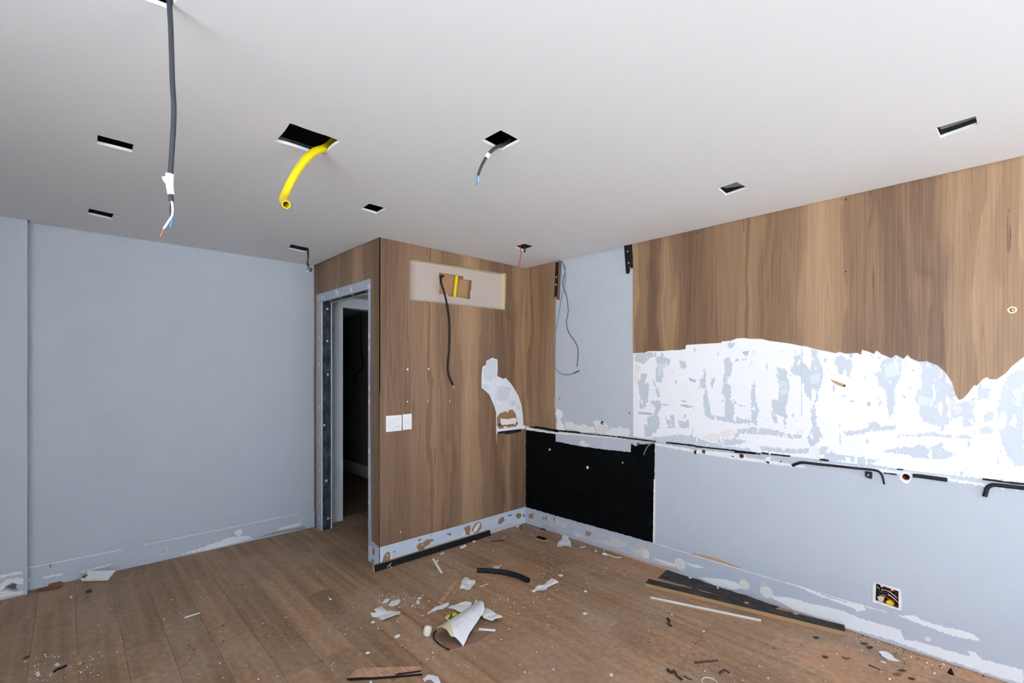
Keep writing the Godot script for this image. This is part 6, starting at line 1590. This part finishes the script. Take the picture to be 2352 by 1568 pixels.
	for i in pods.size():
		var p: Vector3 = pods[i]
		var ang: float = [0.5, 1.15, 0.6, 0.4, 1.0, 1.05, 0.7, 0.5][i]
		var ln: float = [0.017, 0.022, 0.019, 0.016, 0.022, 0.023, 0.016, 0.015][i]
		var mb := MB.new()
		var dx := Vector3(cos(ang), 0, -sin(ang)) 
		dx = Vector3(0.7278, 0, 0.6858).rotated(Vector3.UP, -0.25 + 0.2 * (i % 3))
		tube(mb, M.leaf if i not in [5, 7] else M.brown, [p - dx * ln, p - dx * ln * 0.75, p - dx * ln * 0.2, p + dx * ln * 0.4, p + dx * ln * 0.85, p + dx * ln * 1.1], 0.0, 8)
		mb = MB.new()
		var s := mb.surf(M.leaf if i not in [5, 7] else M.brown)
		var prev := []
		var pn := []
		for a in 7:
			var t := -1.0 + a / 3.0
			var rr := 0.0075 * sqrt(maxf(0.0, 1.0 - t * t * 0.98)) * (0.8 if i in [1, 4, 5] else 1.1)
			var cur := []
			var cn := []
			for k in 8:
				var d := Vector3.UP * cos(TAU * k / 8) * 0.6 + dx.cross(Vector3.UP) * sin(TAU * k / 8)
				cur.append(p + dx * ln * t + d * rr)
				cn.append(d.normalized())
			if a > 0:
				for k in 8:
					var l := (k + 1) % 8
					mb.tri(s, prev[k], prev[l], cur[l], pn[k], pn[l], cn[l], Vector2.ZERO, Vector2.RIGHT, Vector2.ONE)
					mb.tri(s, prev[k], cur[l], cur[k], pn[k], cn[l], cn[k], Vector2.ZERO, Vector2.ONE, Vector2.DOWN)
			prev = cur
			pn = cn
		one("seed_pod", said[i], "seed pod", mb, "dry seed pods on the floor")
	# plaster flakes large enough to pick up
	var flakes := [["white plaster flake before the skirting strip", pv([2.2976, -3.3326, 2.3361, -3.3494, 2.3384, -3.3206, 2.2974, -3.3067])], ["broad plaster flake behind the folded paper", pv([1.5451, -2.83, 1.5756, -2.8632, 1.6371, -2.8539, 1.6357, -2.8339, 1.6005, -2.8045, 1.5587, -2.803])], ["plaster flake left of the broad one", pv([1.5276, -2.8876, 1.5701, -2.9214, 1.5936, -2.9035, 1.5647, -2.8734])],
		["small square plaster flake right of the broad one", pv([1.7102, -2.7574, 1.7291, -2.7502, 1.7111, -2.7147, 1.6941, -2.7245])], ["oval plaster flake above the small square one", pv([1.7395, -2.7876, 1.763, -2.7829, 1.7582, -2.7657, 1.7337, -2.7714])], ["plaster flake in front of the folded paper", pv([1.3857, -2.4727, 1.4046, -2.4804, 1.4238, -2.4719, 1.4087, -2.4558, 1.3858, -2.4537])],
		["plaster flake near the lower left of the ivory cap", pv([1.19, -2.4382, 1.2073, -2.4402, 1.2115, -2.425, 1.1919, -2.4224])], ["plaster flake left of the foam sleeve", pv([2.2963, -3.336, 2.3297, -3.3382, 2.3287, -3.3122, 2.2913, -3.3075])], ["plaster flake right of the foam sleeve", pv([2.7133, -2.3651, 2.74, -2.3615, 2.7319, -2.3369, 2.7055, -2.3405])],
		["plaster flake right of the twisted paper", pv([2.651, -2.0748, 2.6623, -2.0679, 2.655, -2.049, 2.6409, -2.0513])], ["plaster flake in the middle of the floor below the twisted paper", pv([2.3966, -1.8864, 2.4179, -1.8816, 2.4175, -1.8621, 2.3938, -1.8664])], ["plaster flake on the dark backing sheet", pv([3.3959, -1.6704, 3.4167, -1.6588, 3.3969, -1.6432, 3.3782, -1.6531])],
		["pointed plaster flake beside the batten", pv([3.3899, -1.4553, 3.4021, -1.4486, 3.3752, -1.4332, 3.3666, -1.4413])], ["small plaster flake at far left by the folded board", pv([0.0081, -4.4331, 0.0179, -4.4495, 0.0242, -4.4103, 0.0145, -4.4093])], ["pale plaster flake among crumbs at the bottom left", pv([-0.1198, -3.4377, -0.1084, -3.4485, -0.1022, -3.3998, -0.1137, -3.3966])],
		["flat plaster flake left of the tan chip", pv([-0.051, -3.4638, -0.0413, -3.479, -0.0301, -3.4532, -0.0408, -3.4392])], ["plaster flake at the bottom beside the scorched offcut", pv([1.0946, -2.2006, 1.1034, -2.2004, 1.1051, -2.1884, 1.0951, -2.1897])], ["plaster flake left of the folded paper", pv([1.2917, -3.1837, 1.3045, -3.1889, 1.3049, -3.1713, 1.2934, -3.1693])],
		["plaster flake just below the folded paper", pv([1.3651, -2.7148, 1.3812, -2.7174, 1.382, -2.6988, 1.3665, -2.6958])], ["plaster flake in front of the inner corner", pv([3.2581, -3.4005, 3.2924, -3.4048, 3.2834, -3.3767, 3.2462, -3.3756])], ["tiny white flake below the white waisted scrap", pv([3.3091, -2.4743, 3.3269, -2.4687, 3.3182, -2.4492, 3.3027, -2.4583])],
		["white flake left of the bent bottom scrap", pv([1.3577, -2.6232, 1.365, -2.6231, 1.3643, -2.6136, 1.3571, -2.6136])], ["white flake by the knotted shred", pv([2.0145, -1.4114, 2.0301, -1.4063, 2.0217, -1.3952, 2.0062, -1.4003])], ["white flake among the seed pods at the bottom", pv([3.0108, -0.4291, 3.0251, -0.4227, 3.0101, -0.4173, 2.996, -0.4236])]]
	for f in flakes:
		one("plaster_flake", f[0], "plaster flake", plate(MB.new(), PF, roughen(f[1], 0.01, 0.002), [], 0.0, 0.004, M.plaster), "plaster flakes on the floor")
	# crumbs nobody could count
	rng.seed = 71
	var keep := []
	for o in get_children():
		if o is Node3D and o.has_meta("category") and not o.has_meta("kind"):
			var kids: Array = [o] if o is MeshInstance3D else o.get_children()
			for c in kids:
				if c is MeshInstance3D:
					var ab: AABB = c.get_aabb()
					ab.position += world_pos(c)
					if ab.position.y < 0.1:
						keep.append(ab.grow(0.004))
	var taken := {}
	var crumbs := MB.new()
	var grit := MB.new()
	var spots := [[pv([2.0865, -3.7641, 3.6256, -3.419, 3.4375, -3.1242, 1.9946, -2.9497, 1.7961, -3.2402]), 150, 0], [pv([1.5502, -3.0383, 1.8139, -2.8164, 1.7243, -2.6253, 1.4716, -2.8245]), 90, 0], [pv([1.9946, -2.9497, 3.2196, -2.7686, 3.1284, -1.8814, 2.0754, -2.107]), 130, 0], [pv([1.2039, -3.0768, 2.5944, -2.1901, 1.8238, -1.5396, 0.9633, -2.3505]), 170, 0], [pv([-0.165, -3.6885, 0.1141, -3.5087, 0.1665, -3.1013, -0.1509, -3.3729]), 90, 0],
		[pv([0.0917, -4.1248, 1.5236, -3.7176, 0.9633, -2.3505, 0.0709, -3.1914]), 120, 0], [pv([3.4071, -3.3336, 3.5361, -2.1266, 3.3889, -2.0779, 3.2728, -3.2618]), 70, 0], [pv([3.0025, -1.8057, 3.4054, -0.6496, 3.4756, 0.0398, 2.1275, -1.2306]), 130, 0], [pv([3.4054, -0.6496, 3.4795, -0.201, 3.2709, -0.2709, 3.2767, -0.6458]), 50, 0],
		[pv([3.4147, -2.0536, 3.4502, -1.0385, 3.2859, -1.0394, 3.1284, -1.8814]), 50, 1], [pv([3.425, -0.6969, 3.4664, -0.0386, 3.2351, -0.1869, 3.2424, -0.6186]), 70, 1], [pv([3.3431, -3.3939, 3.4663, -2.005, 3.2653, -1.9637, 3.1214, -3.1689]), 50, 1], [pv([0.2871, -3.7921, 3.2922, -0.7563, 3.258, -0.1882, -0.0884, -3.3415]), 90, 1]]
	for sp in spots:
		var lo := Vector2(1e9, 1e9)
		var hi := -lo
		for p in sp[0]:
			lo = lo.min(p)
			hi = hi.max(p)
		var n := 0
		while n < int(sp[1] * 1.5):
			var p := Vector2(rng.randf_range(lo.x, hi.x), rng.randf_range(lo.y, hi.y))
			if not Geometry2D.is_point_in_polygon(p, sp[0]):
				continue
			n += 1
			var cell := Vector2i(roundi(p.x * 80.0), roundi(p.y * 80.0))
			var bad := taken.has(cell) or p.x > XR - 0.02 or p.y < ZL + 0.03 or (p.x > XD - 0.03 and p.y < ZB + 0.02)
			for ab in keep:
				if p.x > ab.position.x and p.x < ab.end.x and p.y > ab.position.z and p.y < ab.end.z:
					bad = true
			if bad:
				continue
			taken[cell] = true
			p = (Vector2(cell) + Vector2(rng.randf_range(-0.25, 0.25), rng.randf_range(-0.25, 0.25))) / 80.0
			var r := 0.0017 + 0.0045 * pow(rng.randf(), 3.0)
			var mb: MB = crumbs if sp[2] == 0 else grit
			var s := mb.surf(M.plaster if sp[2] == 0 else M.twig)
			var c := Vector3(p.x, 0, p.y)
			var t := rng.randf() * TAU
			var v := []
			for k in 4:
				v.append(c + Vector3(cos(t + k * TAU / 4), 0, sin(t + k * TAU / 4)) * r * rng.randf_range(0.6, 1.3))
			var top := c + Vector3(0, r * 0.9, 0)
			for k in 4:
				var nn: Vector3 = ((v[k] + v[(k + 1) % 4]) * 0.5 - c).normalized() + Vector3.UP
				nn = nn.normalized()
				mb.tri(s, v[k], v[(k + 1) % 4], top, nn, nn, nn, Vector2.ZERO, Vector2.RIGHT, Vector2.ONE)
	one("plaster_crumbs", "white plaster crumbs scattered over the floor", "crumbs", crumbs, "", "stuff")
	one("dark_grit", "dark grit scattered along the walls and floor", "grit", grit, "", "stuff")
